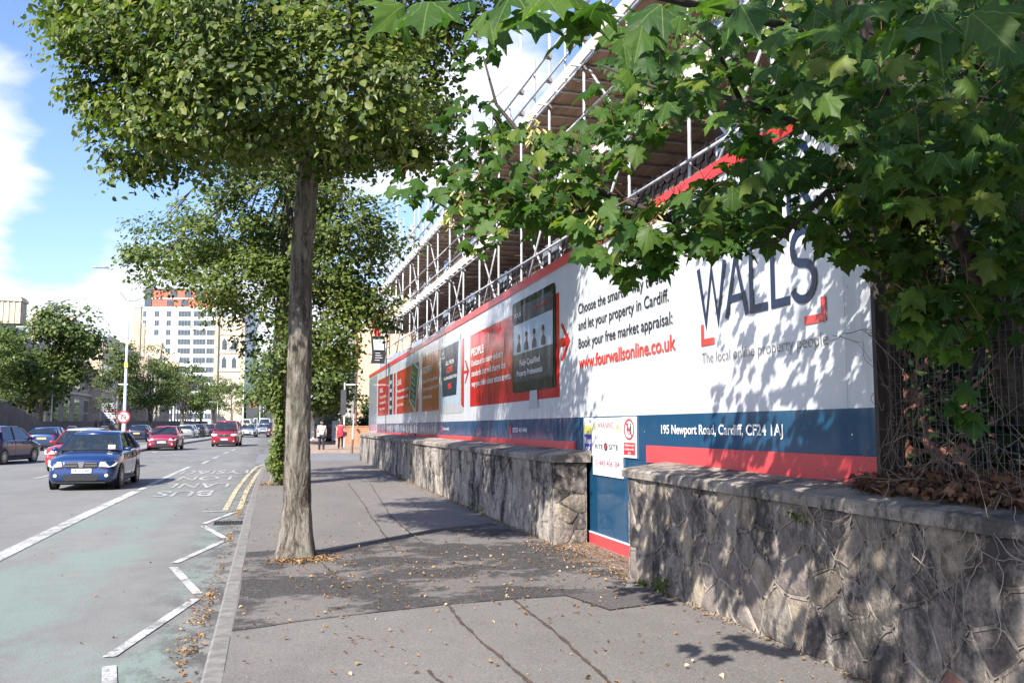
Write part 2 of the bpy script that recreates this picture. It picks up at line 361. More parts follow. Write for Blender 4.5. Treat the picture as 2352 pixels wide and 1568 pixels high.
strip('stop_bar', [(-.42, 17.12), (-1.12, 17.12)], .11, .0085, M_white, ends='n')
for dx in (0, .24):
    strip('double_yellow_line', [(-.74+dx, 17.3), (-.72+dx, 22), (-.60+dx, 28), (-.42+dx, 33), (-.1+dx, 35.6), (.7+dx, 37.2-dx), (2.2, 37.9-dx)], .10, .008, M_yellow)
# faded cross markings at the junction
for k in range(6): strip('faded_hatching', [(-8+k*.3, 38.5+k*2.1), (1.0, 38.2+k*2.3)], .18, .0085, M_faint, ends='n')
# far pavement, central island
M_slab = pm('far_pavement_slab', (.24, .23, .22), .9, .15, 1)
mb = MB()
def curved_block(name, xa, xb, y0, y1, z0, z1, m, **p):
    ys = sorted(set([y0]+[y for y in Ys if y0 < y < y1]+[y1])); rings = []
    for y in ys:
        s = cshift(y); rings.append([(xa+s, y, z0), (xb+s, y, z0), (xb+s, y, z1), (xa+s, y, z1)])
    return MB().loft(rings).build(name, m, **p)
curved_block('far_pavement', -26, -17.6, 20, 400, -.02, .12, M_slab, kind='structure')
curved_block('central_island', -8.6, -7.15, 50, 200, -.02, .13, M_slab, kind='structure')
curved_block('cross_street_pavement', -.25, 8.5, 46.5, 400, -.02, .13, pm('brick_paving', (.30, .22, .17), .9, .2, 3), kind='structure')
# near pavement
pv = MB(); px = [(-.235, -20), (3.42, -20), (3.42, 35.6), (1.6, 35.9), (.5, 35.2), (.05, 34), (-.10, 31.5), (-.16, 27), (-.20, 22), (-.235, 16), (-.235, 5)]
pv.prism(px, -.3, .10); pavement = pv.build('pavement', M_pave, kind='structure')
sheet('gap_paving', [(3.42, 8.2), (4.0, 8.2), (4.0, 10.9), (3.42, 10.9)], .10, M_pave, kind='structure')
kx = lambda y: -.235 if y < 16 else (-.235+(y-16)*.0058 if y < 22 else (-.20+(y-22)*.008 if y < 27 else -.16+(y-27)*.0133))
y = -6.0
while y < 31.4:
    L = .905; a, b = kx(y), kx(y+L); j = random.uniform(-.003, .003)
    mbk = MB(); x0a, x0b = a-.125, b-.125; z1 = .102+j
    R0 = [(x0a-.006, y, -.05), (a, y, -.05), (a, y, z1), (x0a+.022, y, z1), (x0a+.006, y, z1-.012), (x0a, y, z1-.03)]
    R1 = [(x0b-.006, y+L, -.05), (b, y+L, -.05), (b, y+L, z1), (x0b+.022, y+L, z1), (x0b+.006, y+L, z1-.012), (x0b, y+L, z1-.03)]
    mbk.loft([R0, R1]); mbk.build('kerb_stone', M_kerb, pavement); y += .915
cc = [(-.10, 31.5), (.05, 34), (.5, 35.2), (1.6, 35.9), (3.42, 35.6)]
for (a, b) in zip(cc, cc[1:]):
    d = (Vector(b)-Vector(a)).normalized(); n = Vector((-d.y, d.x))*.125
    MB().prism([a, (a[0]+n.x, a[1]+n.y), (b[0]+n.x, b[1]+n.y), b][::-1], -.05, .104).build('kerb_stone', M_kerb, pavement)
# darker reinstated tarmac between the tree and the gateway
def gp(*pts, z=.1): return [gz(x, y, z) for x, y in pts]
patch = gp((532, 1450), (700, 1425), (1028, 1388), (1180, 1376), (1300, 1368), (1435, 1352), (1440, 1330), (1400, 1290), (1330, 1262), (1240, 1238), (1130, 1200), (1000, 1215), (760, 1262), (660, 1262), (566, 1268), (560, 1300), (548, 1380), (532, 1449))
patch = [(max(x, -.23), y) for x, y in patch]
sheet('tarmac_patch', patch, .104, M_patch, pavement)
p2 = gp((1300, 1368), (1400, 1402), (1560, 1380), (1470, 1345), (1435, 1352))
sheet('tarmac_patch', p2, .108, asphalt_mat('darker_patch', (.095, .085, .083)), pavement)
M_crack = pm('joint_debris', (.060, .040, .030), .95, .6, 40, .6, 120)
def crack(pts, w, z=.107):
    pts = [Vector(p) for p in pts]; fine = []
    for a, b in zip(pts, pts[1:]):
        n = max(2, int((b-a).length/.06))
        for k in range(n): fine.append(a.lerp(b, k/n))
    fine.append(pts[-1]); V = []; off = 0
    for k, p in enumerate(fine):
        d = (fine[min(k+1, len(fine)-1)]-fine[max(k-1, 0)]).normalized(); n = Vector((-d.y, d.x)); off = off*.8+random.uniform(-.006, .006)
        ww = w*random.uniform(.25, 1.); V += [(p.x+n.x*(off-ww/2), p.y+n.y*(off-ww/2), z), (p.x+n.x*(off+ww/2), p.y+n.y*(off+ww/2), z)]
    mb = MB(); mb.v = V; mb.f = [(2*i, 2*i+1, 2*i+3, 2*i+2) for i in range(len(fine)-1)]; return mb.build('crack', M_crack, pavement)
crack(gp((1028, 1388), (1060, 1432), (1110, 1480), (1160, 1520), (1225, 1575), (1300, 1640)), .036)
crack(gp((1180, 1376), (1240, 1425), (1295, 1470), (1340, 1515), (1400, 1570), (1470, 1640)), .036)
crack(gp((545, 1450), (700, 1425), (1028, 1388), (1180, 1376), (1300, 1368), (1400, 1402), (1560, 1378)), .014, .1125)
crack(gp((852, 1185), (870, 1210), (893, 1245), (912, 1268)), .03); crack(gp((895, 1182), (930, 1215), (975, 1250), (1040, 1293)), .03)
crack(gp((745, 1300), (780, 1330), (790, 1350), (800, 1365)), .03, .1125); crack(gp((800, 1110), (830, 1150), (852, 1185)), .02); crack(gp((850, 1110), (895, 1182)), .02)
crack(gp((985, 1540), (1000, 1556), (1030, 1575)), .03)
mh = thing('inspection_cover', 'small pale square access cover set in the pavement beside the far wall', 'cover', (*gz(810, 1077), .1))
cx, cy = gz(810, 1077); MB().box((cx-.3, cy-.45, .1), (cx+.3, cy+.45, .106)).build('frame', M_kerb, mh); MB().box((cx-.27, cy-.42, .106), (cx+.27, cy+.42, .110)).build('lid', pm('pale_concrete', (.28, .27, .26), .9, .1, 8), mh)
# gully grate
M_iron = pm('cast_iron', (.055, .05, .047), .6, .3, 20, metallic=.6)
gx0, gy0 = gz(525, 1201, 0)
gg = thing('gully_grate', 'rusty iron drain grate in the gutter beside the zigzag line', 'drain', (gx0, gy0, 0))
mbg = MB()
for a, b in (((-.22, -.24, 0), (-.2, .24, .012)), ((.2, -.24, 0), (.22, .24, .012)), ((-.2, -.24, 0), (.2, -.22, .012)), ((-.2, .22, 0), (.2, .24, .012))): mbg.box(a, b)
mbg.build('frame', M_iron, gg, local=True)
MB().box((-.2, -.22, -.0), (.2, .22, .003)).build('pit', pm('drain_dark', (.01, .01, .01), .9), gg, local=True)
for k in range(9): MB().box((-.18+k*.043, -.22, .003), (-.162+k*.043, .22, .011)).build('bar', M_iron, gg, local=True)

# ------------------------------------------------------------------ lettering
_cap = None
def text_mesh(s, bold=0.):
    c = bpy.data.curves.new('txt', 'FONT'); c.body = s; c.size = 1; c.offset = bold; c.resolution_u = 4
    o = bpy.data.objects.new('txt', c); COL.objects.link(o); dg = bpy.context.evaluated_depsgraph_get()
    me = bpy.data.meshes.new_from_object(o.evaluated_get(dg)); bpy.data.objects.remove(o); bpy.data.curves.remove(c)
    V = [v.co.copy() for v in me.vertices]; F = [tuple(p.vertices) for p in me.polygons]; bpy.data.meshes.remove(me); return V, F
def cap_h():
    global _cap
    if _cap is None: V, _ = text_mesh('H'); _cap = max(v.y for v in V)-min(v.y for v in V)
    return _cap
def letter(s, x0, x1, base, cap, fn, name, m, parent, bold=0., **kw):
    """fit text between x0 and x1 on a plane; fn maps (x, y) to 3-D"""
    V, F = text_mesh(s, bold); a = min(v.x for v in V); b = max(v.x for v in V); ky = cap/cap_h()
    if x1 is None: kx_ = ky*.92; x1 = x0+(b-a)*kx_
    kx_ = (x1-x0)/(b-a); mb = MB(); mb.v = [tuple(fn(x0+(v.x-a)*kx_, base+v.y*ky)) for v in V]; mb.f = F
    return mb.build(name, m, parent, **kw)
gl = lambda x, y: (-x, -y, .0085)
for s, xl, xr, yc, cp_ in (('BUS', 1.19, 2.39, 21.5, 1.5), ('LANE', .95, 2.45, 24.1, 1.6), ('LON', 1.0, 2.40, 27.0, 1.7), ('FYSIAU', .62, 2.60, 30.2, 1.9)):
    letter(s, xl, xr, -(yc+cp_/2)+0, cp_, gl, 'road_lettering', M_letters, road, bold=.010)

# ================================================================== stone walls
def clip(poly, p, n):
    out = []
    for i in range(len(poly)):
        a, b = poly[i], poly[(i+1) % len(poly)]; da = (a[0]-p[0])*n[0]+(a[1]-p[1])*n[1]; db = (b[0]-p[0])*n[0]+(b[1]-p[1])*n[1]
        if da <= 0: out.append(a)
        if da*db < 0: t = da/(da-db); out.append((a[0]+(b[0]-a[0])*t, a[1]+(b[1]-a[1])*t))
    return out
def voronoi(w, h, cw, ch, jit=.50):
    pts = []; ny = max(1, round(h/ch)); nx = max(1, round(w/cw))
    for j in range(ny):
        for i in range(nx):
            if random.random() < .16: continue
            pts.append(((i+.5+(.5 if j % 2 else 0)*.8-.2+random.uniform(-jit, jit))*w/nx, (j+.5+random.uniform(-jit, jit)*.8)*h/ny))
    cells = []
    for i, p in enumerate(pts):
        poly = [(0, 0), (w, 0), (w, h), (0, h)]
        for j, q in enumerate(pts):
            if i == j or abs(p[0]-q[0]) > 3*cw or abs(p[1]-q[1]) > 3*ch: continue
            poly = clip(poly, ((p[0]+q[0])/2, (p[1]+q[1])/2), (q[0]-p[0], q[1]-p[1]))
            if len(poly) < 3: break
        if len(poly) >= 3: cells.append(poly)
    return cells
def smooth_poly(poly, gap, it=1):
    cx = sum(p[0] for p in poly)/len(poly); cy = sum(p[1] for p in poly)/len(poly)
    out = []
    for x, y in poly:
        d = math.hypot(x-cx, y-cy)
        if d < 1e-6: continue
        k = max(.3, (d-gap*1.25)/d); out.append((cx+(x-cx)*k, cy+(y-cy)*k))
    for _ in range(it):
        q = []
        for i in range(len(out)):
            a, b = out[i], out[(i+1) % len(out)]; q += [(a[0]*.84+b[0]*.16, a[1]*.84+b[1]*.16), (a[0]*.16+b[0]*.84, a[1]*.16+b[1]*.84)]
        out = q
    return [(x+random.uniform(-.004, .004), y+random.uniform(-.004, .004)) for x, y in out], (cx, cy)
def stone(poly, c, fn, proud, m, parent):
    """low domed stone: base ring, shoulder ring, inner ring, centre. fn(u, v, out)->xyz"""
    n = len(poly); mb = MB(); tilt = (random.uniform(-.05, .05), random.uniform(-.05, .05))
    def ring(k, h): return [fn(c[0]+(x-c[0])*k, c[1]+(y-c[1])*k, h+((x-c[0])*tilt[0]+(y-c[1])*tilt[1])*(1 if h > 0 else 0)) for x, y in poly]
    rings = [ring(1.03, -.03), ring(1., proud*.45), ring(.93, proud*.9), ring(.55, proud*(1.0+random.uniform(-.05, .12)))]
    mb.v = [p for r in rings for p in r]; mb.f = [(k*n+j, k*n+(j+1) % n, (k+1)*n+(j+1) % n, (k+1)*n+j) for k in range(3) for j in range(n)]
    mb.f.append(tuple(3*n+j for j in range(n))); return mb.build('stone', m, parent, smooth=True)
def pointing(mb, cell, poly, c, fn, h):
    """raised strap of mortar between the cell edge and the stone"""
    n = len(poly); out = []
    for x, y in poly:                                    # push each stone-edge point out to the cell boundary
        dx, dy = x-c[0], y-c[1]; best = 9
        for i in range(len(cell)):
            a, b = cell[i], cell[(i+1) % len(cell)]; ex, ey = b[0]-a[0], b[1]-a[1]; den = dx*ey-dy*ex
            if abs(den) < 1e-9: continue
            tt = ((a[0]-c[0])*ey-(a[1]-c[1])*ex)/den; uu = ((a[0]-c[0])*dy-(a[1]-c[1])*dx)/den
            if tt > 0 and -.001 <= uu <= 1.001: best = min(best, tt)
        out.append((c[0]+dx*min(best, 1.6), c[1]+dy*min(best, 1.6)))
    i0 = len(mb.v); hh = [h+random.uniform(-.003, .004) for _ in poly]
    mb.v += [fn(x, y, h) for x, y in out]+[fn(c[0]+(x-c[0])*1.0, c[1]+(y-c[1])*1.0, q) for (x, y), q in zip(poly, hh)]+[fn(c[0]+(x-c[0])*.965, c[1]+(y-c[1])*.965, -.004) for x, y in poly]
    mb.f += [(i0+k*n+j, i0+k*n+(j+1) % n, i0+(k+1)*n+(j+1) % n, i0+(k+1)*n+j) for k in range(2) for j in range(n)]
def wall_mat(name, c, streak, stain=True, bscale=22, bd=.012):
    m, t, o = new_mat(name); g = G(t)
    n = g.noise(6, 6, .65); st = g.m('ADD', g.m('MULTIPLY', g.noise(2.0, 7, .72, sc=(1, 1, .45), off=(3, 1, 2)), .72), g.m('MULTIPLY', g.noise(17, 5, .75), .28)); fine = g.noise(bscale, 6, .7); lime = g.noise(8.5, 6, .75, sc=(1, 1, .6), off=(0, 7, 0))
    col = g.mix(g.rng(n, .3, .7), (c[0]*.62, c[1]*.6, c[2]*.6, 1), (c[0]*1.25, c[1]*1.22, c[2]*1.2, 1))
    if stain: col = g.mix(g.rng(st, .47, .56, 0, streak), col, (.030, .029, .030, 1))
    col = g.mix(g.rng(lime, .56, .70, 0, .55), col, (.46, .43, .40, 1))
    col = g.mix(g.rng(fine, .6, .8, 0, .3), col, (.05, .048, .045, 1))
    nrm = g.bump(g.m('ADD', fine, g.m('MULTIPLY', n, .8)), 1., bd*2)
    p = g.pr(col, .92, nrm, spec=.15); g.l(p.outputs[0], o.inputs[0]); return m
M_mortar = wall_mat('old_mortar', (.41, .36, .295), .8); M_mortarF = wall_mat('stained_render', (.37, .335, .29), .95, bscale=16, bd=.02)
M_st = [wall_mat('stone_grey', (.275, .245, .205), .8), wall_mat('stone_mauve', (.25, .215, .19), .8), wall_mat('stone_tan', (.37, .315, .24), .65),
        wall_mat('stone_pink', (.36, .19, .14), .45), wall_mat('stone_dark', (.19, .165, .145), .8)]
M_stF = [wall_mat('far_stone_grey', (.34, .305, .26), .95), wall_mat('far_stone_pale', (.39, .355, .305), .95), wall_mat('far_stone_mauve', (.32, .275, .24), .95)]
M_cope = wall_mat('coping_concrete', (.31, .28, .24), .75, bscale=50, bd=.006)
XW = 3.37
nw = thing('stone_wall', 'low random-rubble stone wall at right foreground with dead ivy stems creeping over it', 'wall', (XW+.2, 4.6, .1))
MB().box((XW, .6, -.05), (XW+.42, 8.33, 1.06)).build('mortar_core', M_mortar, nw)
mbp_ = MB()
for poly in voronoi(5.75, .96, .31, .19):
    pl, c = smooth_poly(poly, .0115)
    ang = max(p[0] for p in pl)-min(p[0] for p in pl)
    if ang < .05: continue
    stone(pl, c, lambda u, v, o_: (XW-o_, 8.33-u, .1+v), random.uniform(.005, .015), random.choices(M_st, (5, 5, 1.6, .28, 2.5))[0], nw)
    pointing(mbp_, poly, pl, c, lambda u, v, o_: (XW-o_, 8.33-u, .1+v), .012)
mbp_.build('mortar_pointing', wall_mat('pale_pointing', (.35, .31, .26), .8), nw, kind='stuff')
def coping(parent, y0, y1, x0, x1, zf_, zb_, th, seg, zy=None, m=M_cope):
    y = y1
    while y > y0+.05:
        L = min(seg*random.uniform(.85, 1.1), y-y0); dz = random.uniform(-.004, .004); dx = random.uniform(-.006, .006)
        z = lambda yy: (zy(yy) if zy else 0)
        rings = []
        for yy in (y-.003, y-L+.003):
            q = z(yy)+dz; rings.append([(x0+dx, yy, zf_-th+q), (x1, yy, zf_-th+q), (x1, yy, zb_+q), (x0+.02+dx, yy, zf_+q+.004), (x0+dx, yy, zf_-.012+q)])
        MB().loft(rings[::-1]).build('coping_stone', m, parent); y -= L
coping(nw, .6, 8.44, XW-.045, XW+.46, 1.135, 1.20, .075, 1.15)
fw = thing('stone_wall', 'long stained stone wall below the red and white hoarding, running away beyond the gateway', 'wall', (XW+.2, 22, .1))
slope = lambda yy: -.0035*(yy-10.8)+.05
rr = []
for yy in (10.76, 20, 30, 35.7): rr.append([(XW, yy, -.05), (XW+.42, yy, -.05), (XW+.42, yy, 1.08+slope(yy)), (XW, yy, 1.08+slope(yy))])
MB().loft(rr).build('mortar_core', M_mortarF, fw)
mbp_ = MB()
for poly in voronoi(9.6, 1.0, .38, .21):
    pl, c = smooth_poly(poly, .009)
    if max(p[0] for p in pl)-min(p[0] for p in pl) < .07: continue
    stone(pl, c, lambda u, v, o_: (XW-o_, 10.8+u, .1+v), random.uniform(.006, .013), random.choice(M_stF), fw)
    pointing(mbp_, poly, pl, c, lambda u, v, o_: (XW-o_, 10.8+u, .1+v), .008)
mbp_.build('mortar_pointing', M_mortarF, fw, kind='stuff')
for poly in voronoi(.40, .98, .20, .2):                 # the end of the wall facing the gateway
    pl, c = smooth_poly(poly, .008)
    stone(pl, c, lambda u, v, o_: (XW+.01+u, 10.76-o_, .1+v), random.uniform(.005, .012), random.choice(M_st[:3]), fw)
coping(fw, 10.7, 35.8, XW-.045, XW+.46, 1.12, 1.185, .075, 1.3, slope)
# brick sill in the gateway
for j in range(4):
    for k in range(11):
        MB().box((3.43+j*.115, 8.36+k*.215+(.1 if j % 2 else 0), .1), (3.535+j*.115, 8.56+k*.215+(.1 if j % 2 else 0), .112)).build('paving_brick', pm('paving_brick', (.17, .13, .11), .9, .3, 5), pavement)

# ================================================================== site hoarding
K = .0157; HZ = math.atan2(-1, -K)
hd = thing('site_hoarding', 'long glossy white site hoarding with red trim, blue base band and property advert', 'hoarding',
           (3.77+K*(42-5.09), 42, 1.21-.0066*36.91), (0, -.0066, HZ))
B_white = board_mat('white_board', (.56, .575, .60)); B_blue = board_mat('blue_board', (.012, .065, .135)); B_red = board_mat('red_print', (.46, .012, .018))
B_trim = board_mat('red_trim', (.58, .035, .03), .012, .3, .2); B_kick = board_mat('faded_red_trim', (.62, .065, .07), .01, .45, .1)
B_black = board_mat('black_print', (.006, .007, .009)); B_navy = board_mat('navy_print', (.006, .016, .045), coat=.15, rough=.25); B_grey = board_mat('reflection_grey', (.30, .32, .35))
B_text = board_mat('white_lettering', (.78, .78, .78)); B_dark = board_mat('dark_lettering', (.010, .012, .02), coat=.1, rough=.3); B_redtext = board_mat('red_lettering', (.70, .045, .035))
B_thin = board_mat('grey_lettering', (.05, .055, .06)); B_sil = board_mat('silver_print', (.45, .47, .50)); B_pale = board_mat('pale_blue_print', (.42, .52, .62)); B_green = board_mat('dark_green_print', (.02, .05, .045))
LEN = 36.93
def hbox(t0, t1, v0, v1, y0, y1): return MB().box((t0, y0, v0), (t1, y1, v1))
t = 0.0; k = 0
while t < LEN-.01:
    w = min(1.22, LEN-t); hbox(t+.0015, t+w-.0015, .0, 2.60, 0, .018).build('panel', B_white, hd, local=True); t += w; k += 1
t = 0.
while t < LEN-.01:
    w = min(2.44, LEN-t); hbox(t+.002, t+w-.002, 2.57, 2.70, -.022, .03).build('top_rail', B_trim, hd, local=True); t += w
for a, b in ((3.9, 15.4), (15.75, 21.5), (21.5, 23.2), (23.2, 29.35), (29.35, 30.62), (33.08, 35.6), (35.6, 36.93)):
    hbox(a+.002, b-.002, -.015, .16, -.028, -.002).build('kick_board', B_kick, hd, local=True)
hbox(30.55, 33.9, -1.06, -.001, 0, .018).build('lower_panel', B_blue, hd, local=True)
hbox(30.55, 33.9, -1.10, -.935, -.02, -.002).build('kick_board', B_kick, hd, local=True)
hbox(30.55, 33.9, -.935, -.92, -.024, -.002).build('white_edge', B_text, hd, local=True)
hbox(36.93, 36.97, -.02, 2.7, -.03, .04).build('end_post', pm('dark_timber', (.05, .04, .035), .8), hd, local=True)
def hrect(name, m, t0, t1, v0, v1, lay=1):
    y = -.003*lay; return MB().face([(t0, y, v0), (t1, y, v0), (t1, y, v1), (t0, y, v1)]).build(name, m, hd, local=True)
def hpoly(name, m, pts, lay=1):
    return MB().face([(a, -.003*lay, b) for a, b in pts]).build(name, m, hd, local=True)
hrect('blue_band', B_blue, 3.9, LEN-.002, .0, .475, 1)
hrect('painted_grey_reflection', B_grey, 0.0, 3.6, .2, 2.5, 1)  # flat grey painted on as the reflection of the grey building
def ht(s, t0, t1, v, cap, m, bold=0., lay=3, name='lettering'):
    return letter(s, t0, t1, v, cap, lambda x, y: (x, -.003*lay, y), name, m, hd, bold, local=True)
# block 1
hrect('red_block', B_red, 4.2, 8.2, .80, 2.25); hrect('phone_print', B_navy, 8.45, 9.4, .80, 2.25, 2)
for v in (1.0, 1.3, 1.6, 1.9): hrect('phone_line', B_pale, 8.6, 9.25, v, v+.12, 3)
hrect('red_block', B_red, 9.75, 10.35, .79, 2.22)
ht('SELL', 4.9, 6.3, 1.72, .16, B_text, .02); ht('Your property', 4.9, 7.6, 1.48, .12, B_text, .01); ht('marketed for', 4.9, 7.3, 1.25, .12, B_text, .01); ht('less cost', 4.9, 6.9, 1.02, .12, B_text, .01)
# block 2
hrect('red_block', B_red, 10.72, 16.0, .79, 2.22)
hpoly('tablet_print', B_sil, [(14.62, 2.36), (16.2, 2.02), (15.4, .74), (13.9, 1.17)], 2); hpoly('tablet_screen', B_green, [(14.62, 2.28), (15.85, 2.0), (15.3, .86), (14.1, 1.22)], 3)
for k in range(6): hpoly('tablet_line', B_pale, [(14.55, 2.05-k*.17), (15.3, 1.9-k*.17), (15.3, 1.87-k*.17), (14.55, 2.02-k*.17)], 4)
ht('CARE', 10.9, 12.0, 1.75, .17, B_text, .02); ht('Because we handle', 10.9, 13.9, 1.5, .12, B_text, .01); ht('the move with', 10.9, 13.7, 1.27, .12, B_text, .01); ht('you in mind', 10.9, 12.6, 1.04, .12, B_text, .01)
# block 3
hrect('red_block', B_red, 16.7, 19.55, .77, 2.28); hrect('red_block', B_red, 22.55, 22.88, .77, 2.25)
ht('PROPERTY', 16.95, 18.6, 1.80, .18, B_text, .02); ht('Sell and letting packages', 16.95, 19.45, 1.55, .11, B_text, .01)
ht('that you can tailor to your', 16.95, 19.45, 1.33, .11, B_text, .01); ht('needs and budget.', 16.95, 18.6, 1.11, .11, B_text, .01)
hpoly('laptop_print', B_pale, [(19.6, 2.42), (22.46, 2.42), (22.46, .88), (19.85, .88)], 2); hpoly('laptop_screen', B_navy, [(19.8, 2.25), (22.28, 2.25), (22.0, 1.07), (20.2, 1.07)], 3)
hpoly('laptop_header', B_pale, [(19.6, 2.35), (22.46, 2.35), (22.46, 2.28), (19.6, 2.28)], 4)
hpoly('laptop_base', B_sil, [(19.5, .74), (22.9, .74), (22.6, .66), (19.85, .66)], 2); hpoly('laptop_body', B_sil, [(19.85, .88), (22.4, .88), (22.9, .74), (19.5, .74)], 2)
ht('SELL FROM', 20.6, 21.7, 1.80, .09, B_text, .015, 4); ht('£295', 20.75, 21.55, 1.62, .13, B_redtext, .03, 4); ht('FULL MANAGEMENT FROM', 20.35, 22.05, 1.46, .07, B_text, .015, 4); ht('8%', 20.95, 21.4, 1.24, .12, B_redtext, .03, 4)
ht('FOUR', 19.95, 20.4, 2.08, .06, B_text, .01, 4); ht('WALLS', 19.95, 20.5, 1.98, .06, B_text, .01, 4)
# block 4
hrect('red_block', B_red, 23.55, 29.9, .765, 2.23)
hpoly('arrow', B_red, [(22.88, 1.54), (23.2, 1.54), (22.98, 1.76), (23.08, 1.76), (23.45, 1.51), (23.08, 1.27), (22.98, 1.27), (23.2, 1.48), (22.88, 1.48)], 1)
hpoly('arrow', B_red, [(29.9, 1.57), (30.2, 1.57), (29.97, 1.76), (30.06, 1.78), (30.42, 1.50), (30.06, 1.25), (29.97, 1.27), (30.2, 1.45), (29.9, 1.45)], 1)
ht('PEOPLE', 23.69, 24.9, 1.79, .145, B_text, .025); ht('Dedicated to raising industry', 23.72, 26.55, 1.585, .115, B_text, .014)
ht('standards that will change the', 23.73, 26.70, 1.375, .115, B_text, .014); ht('way you think about estate agents.', 23.74, 27.12, 1.165, .115, B_text, .014)
def rrect(t0, t1, v0, v1, r):
    P = []
    for cx_, cz_, a0 in ((t1-r, v1-r, 0), (t0+r, v1-r, 90), (t0+r, v0+r, 180), (t1-r, v0+r, 270)):
        for q in range(0, 91, 15): a = R(a0+q); P.append((cx_+r*math.cos(a)*1., cz_+r*math.sin(a)))
    return P
hpoly('monitor_print', B_black, rrect(27.22, 29.74, .91, 2.40, .09), 4); hrect('monitor_screen', B_navy, 27.34, 29.64, 1.08, 2.30, 5); hrect('monitor_page', B_pale, 27.34, 29.64, 1.53, 2.02, 6)
hpoly('monitor_stand', B_sil, [(28.34, .91), (28.76, .91), (28.80, .68), (28.92, .645), (28.16, .645), (28.30, .68)], 4)
ht('FOUR', 27.42, 27.85, 2.14, .07, B_text, .005, 7); ht('WALLS', 27.42, 27.9, 2.04, .07, B_dark, .005, 7); ht('www.fourwallsonline.co.uk', 28.6, 29.5, 2.15, .045, B_redtext, .008, 7)
for k, tt in enumerate((27.68, 28.16, 28.64, 29.14)):
    q = .13; hpoly('portrait_print', B_dark, [(tt-q, 1.56), (tt+q, 1.56), (tt+q*.9, 1.66), (tt+q*.35, 1.71), (tt-q*.35, 1.71), (tt-q*.9, 1.66)], 7)
    hpoly('portrait_head', board_mat('skin_print', (.35, .22, .16)), [(tt+.055*math.cos(R(a)), 1.765+.065*math.sin(R(a))) for a in range(0, 360, 40)], 8)
    hpoly('portrait_hair', B_black, [(tt+.065*math.cos(R(a)), 1.79+.065*math.sin(R(a))) for a in range(-10, 191, 25)], 9)
ht('Fully Qualified', 27.75, 28.95, 1.33, .09, B_text, .012, 7); ht('Property Professionals', 27.55, 29.1, 1.17, .09, B_text, .012, 7)
# copy
ht('Choose the smarter way to sell', 30.78, 33.62, 1.815, .125, B_dark, .008); ht('and let your property in Cardiff.', 30.78, 33.68, 1.60, .125, B_dark, .008)
ht('Book your free market appraisal:', 30.78, 33.76, 1.365, .125, B_dark, .008); ht('www.fourwallsonline.co.uk', 30.78, 33.83, 1.105, .15, B_redtext, .02)
ht('195 Newport Road, Cardiff, CF24 1AJ', 33.44, 35.77, .285, .085, B_text, .018); ht('The local online property people', 34.40, 36.40, .925, .095, B_thin, -.012)
ht('02920 434 444', 27.2, 28.14, .265, .075, B_text, .012); ht('/fourwalls', 20.3, 21.1, .28, .07, B_text, .012)
hrect('icon_print', B_redtext, 27.02, 27.13, .24, .37, 3); hrect('icon_print', B_redtext, 20.1, 20.22, .24, .37, 3)
def stroke(segs, w, name, m, lay=3):
    mb = MB()
    for poly in segs:
        pts = [Vector(p) for p in poly]; V = []
        for k, p in enumerate(pts):
            a = (p-pts[k-1]).normalized() if k else None; b = (pts[k+1]-p).normalized() if k < len(pts)-1 else None
            d = ((a or b)+(b or a)).normalized(); n = Vector((-d.y, d.x)); c = max(.45, n.dot(Vector((-(b or a).y, (b or a).x))))
            V += [p+n*w/2/c, p-n*w/2/c]
        i = len(mb.v); mb.v += [(v.x, -.003*lay, v.y) for v in V]; mb.f += [(i+2*q, i+2*q+1, i+2*q+3, i+2*q+2) for q in range(len(pts)-1)]
    return mb.build(name, m, hd, local=True)
def arc(cx_, cy_, rx, ry, a0, a1, n=14): return [(cx_+rx*math.cos(R(a0+(a1-a0)*k/n)), cy_+ry*math.sin(R(a0+(a1-a0)*k/n))) for k in range(n+1)]
LG = board_mat('logo_navy', (.006, .016, .05), coat=.12, rough=.3); w_ = .066
stroke([[(34.36, 1.80), (34.50, 1.29), (34.625, 1.76), (34.74, 1.29), (34.88, 1.80)]], w_, 'logo_letter', LG)
stroke([[(34.90, 1.28), (35.08, 1.80), (35.26, 1.28)]], w_, 'logo_letter', LG); stroke([[(34.97, 1.44), (35.19, 1.44)]], w_*.9, 'logo_letter_bar', LG, 3.5)
stroke([[(35.34, 1.81), (35.34, 1.305), (35.60, 1.305)]], w_, 'logo_letter', LG); stroke([[(35.68, 1.81), (35.68, 1.305), (35.93, 1.305)]], w_, 'logo_letter', LG)
stroke([arc(36.11, 1.68, .135, .125, 30, 250, 12)+arc(36.11, 1.42, .15, .135, 70, -160, 14)], w_, 'logo_letter', LG)
stroke([[(34.38, 1.94), (34.38, 2.47), (34.66, 2.47)]], w_, 'logo_letter', LG); stroke([[(34.38, 2.22), (34.6, 2.22)]], w_*.9, 'logo_letter_bar', LG, 3.5)
stroke([arc(34.97, 2.2, .235, .26, 0, 360, 26)], w_, 'logo_letter', LG); stroke([[(35.36, 2.47), (35.36, 2.14)]+arc(35.55, 2.14, .19, .19, 180, 360, 14)+[(35.74, 2.47)]], w_, 'logo_letter', LG)
stroke([[(35.95, 1.94), (35.95, 2.46), (36.08, 2.46)]+arc(36.08, 2.33, .14, .13, 90, -90, 10)+[(36.0, 2.2)]], w_, 'logo_letter', LG); stroke([[(36.06, 2.2), (36.26, 1.94)]], w_, 'logo_letter_bar', LG, 3.5)
stroke([[(34.42, 1.28), (34.42, 1.115), (34.66, 1.115)]], .06, 'logo_corner', B_redtext); stroke([[(36.36, 1.27), (36.36, 1.125), (36.11, 1.125)]], .06, 'logo_corner', B_redtext)
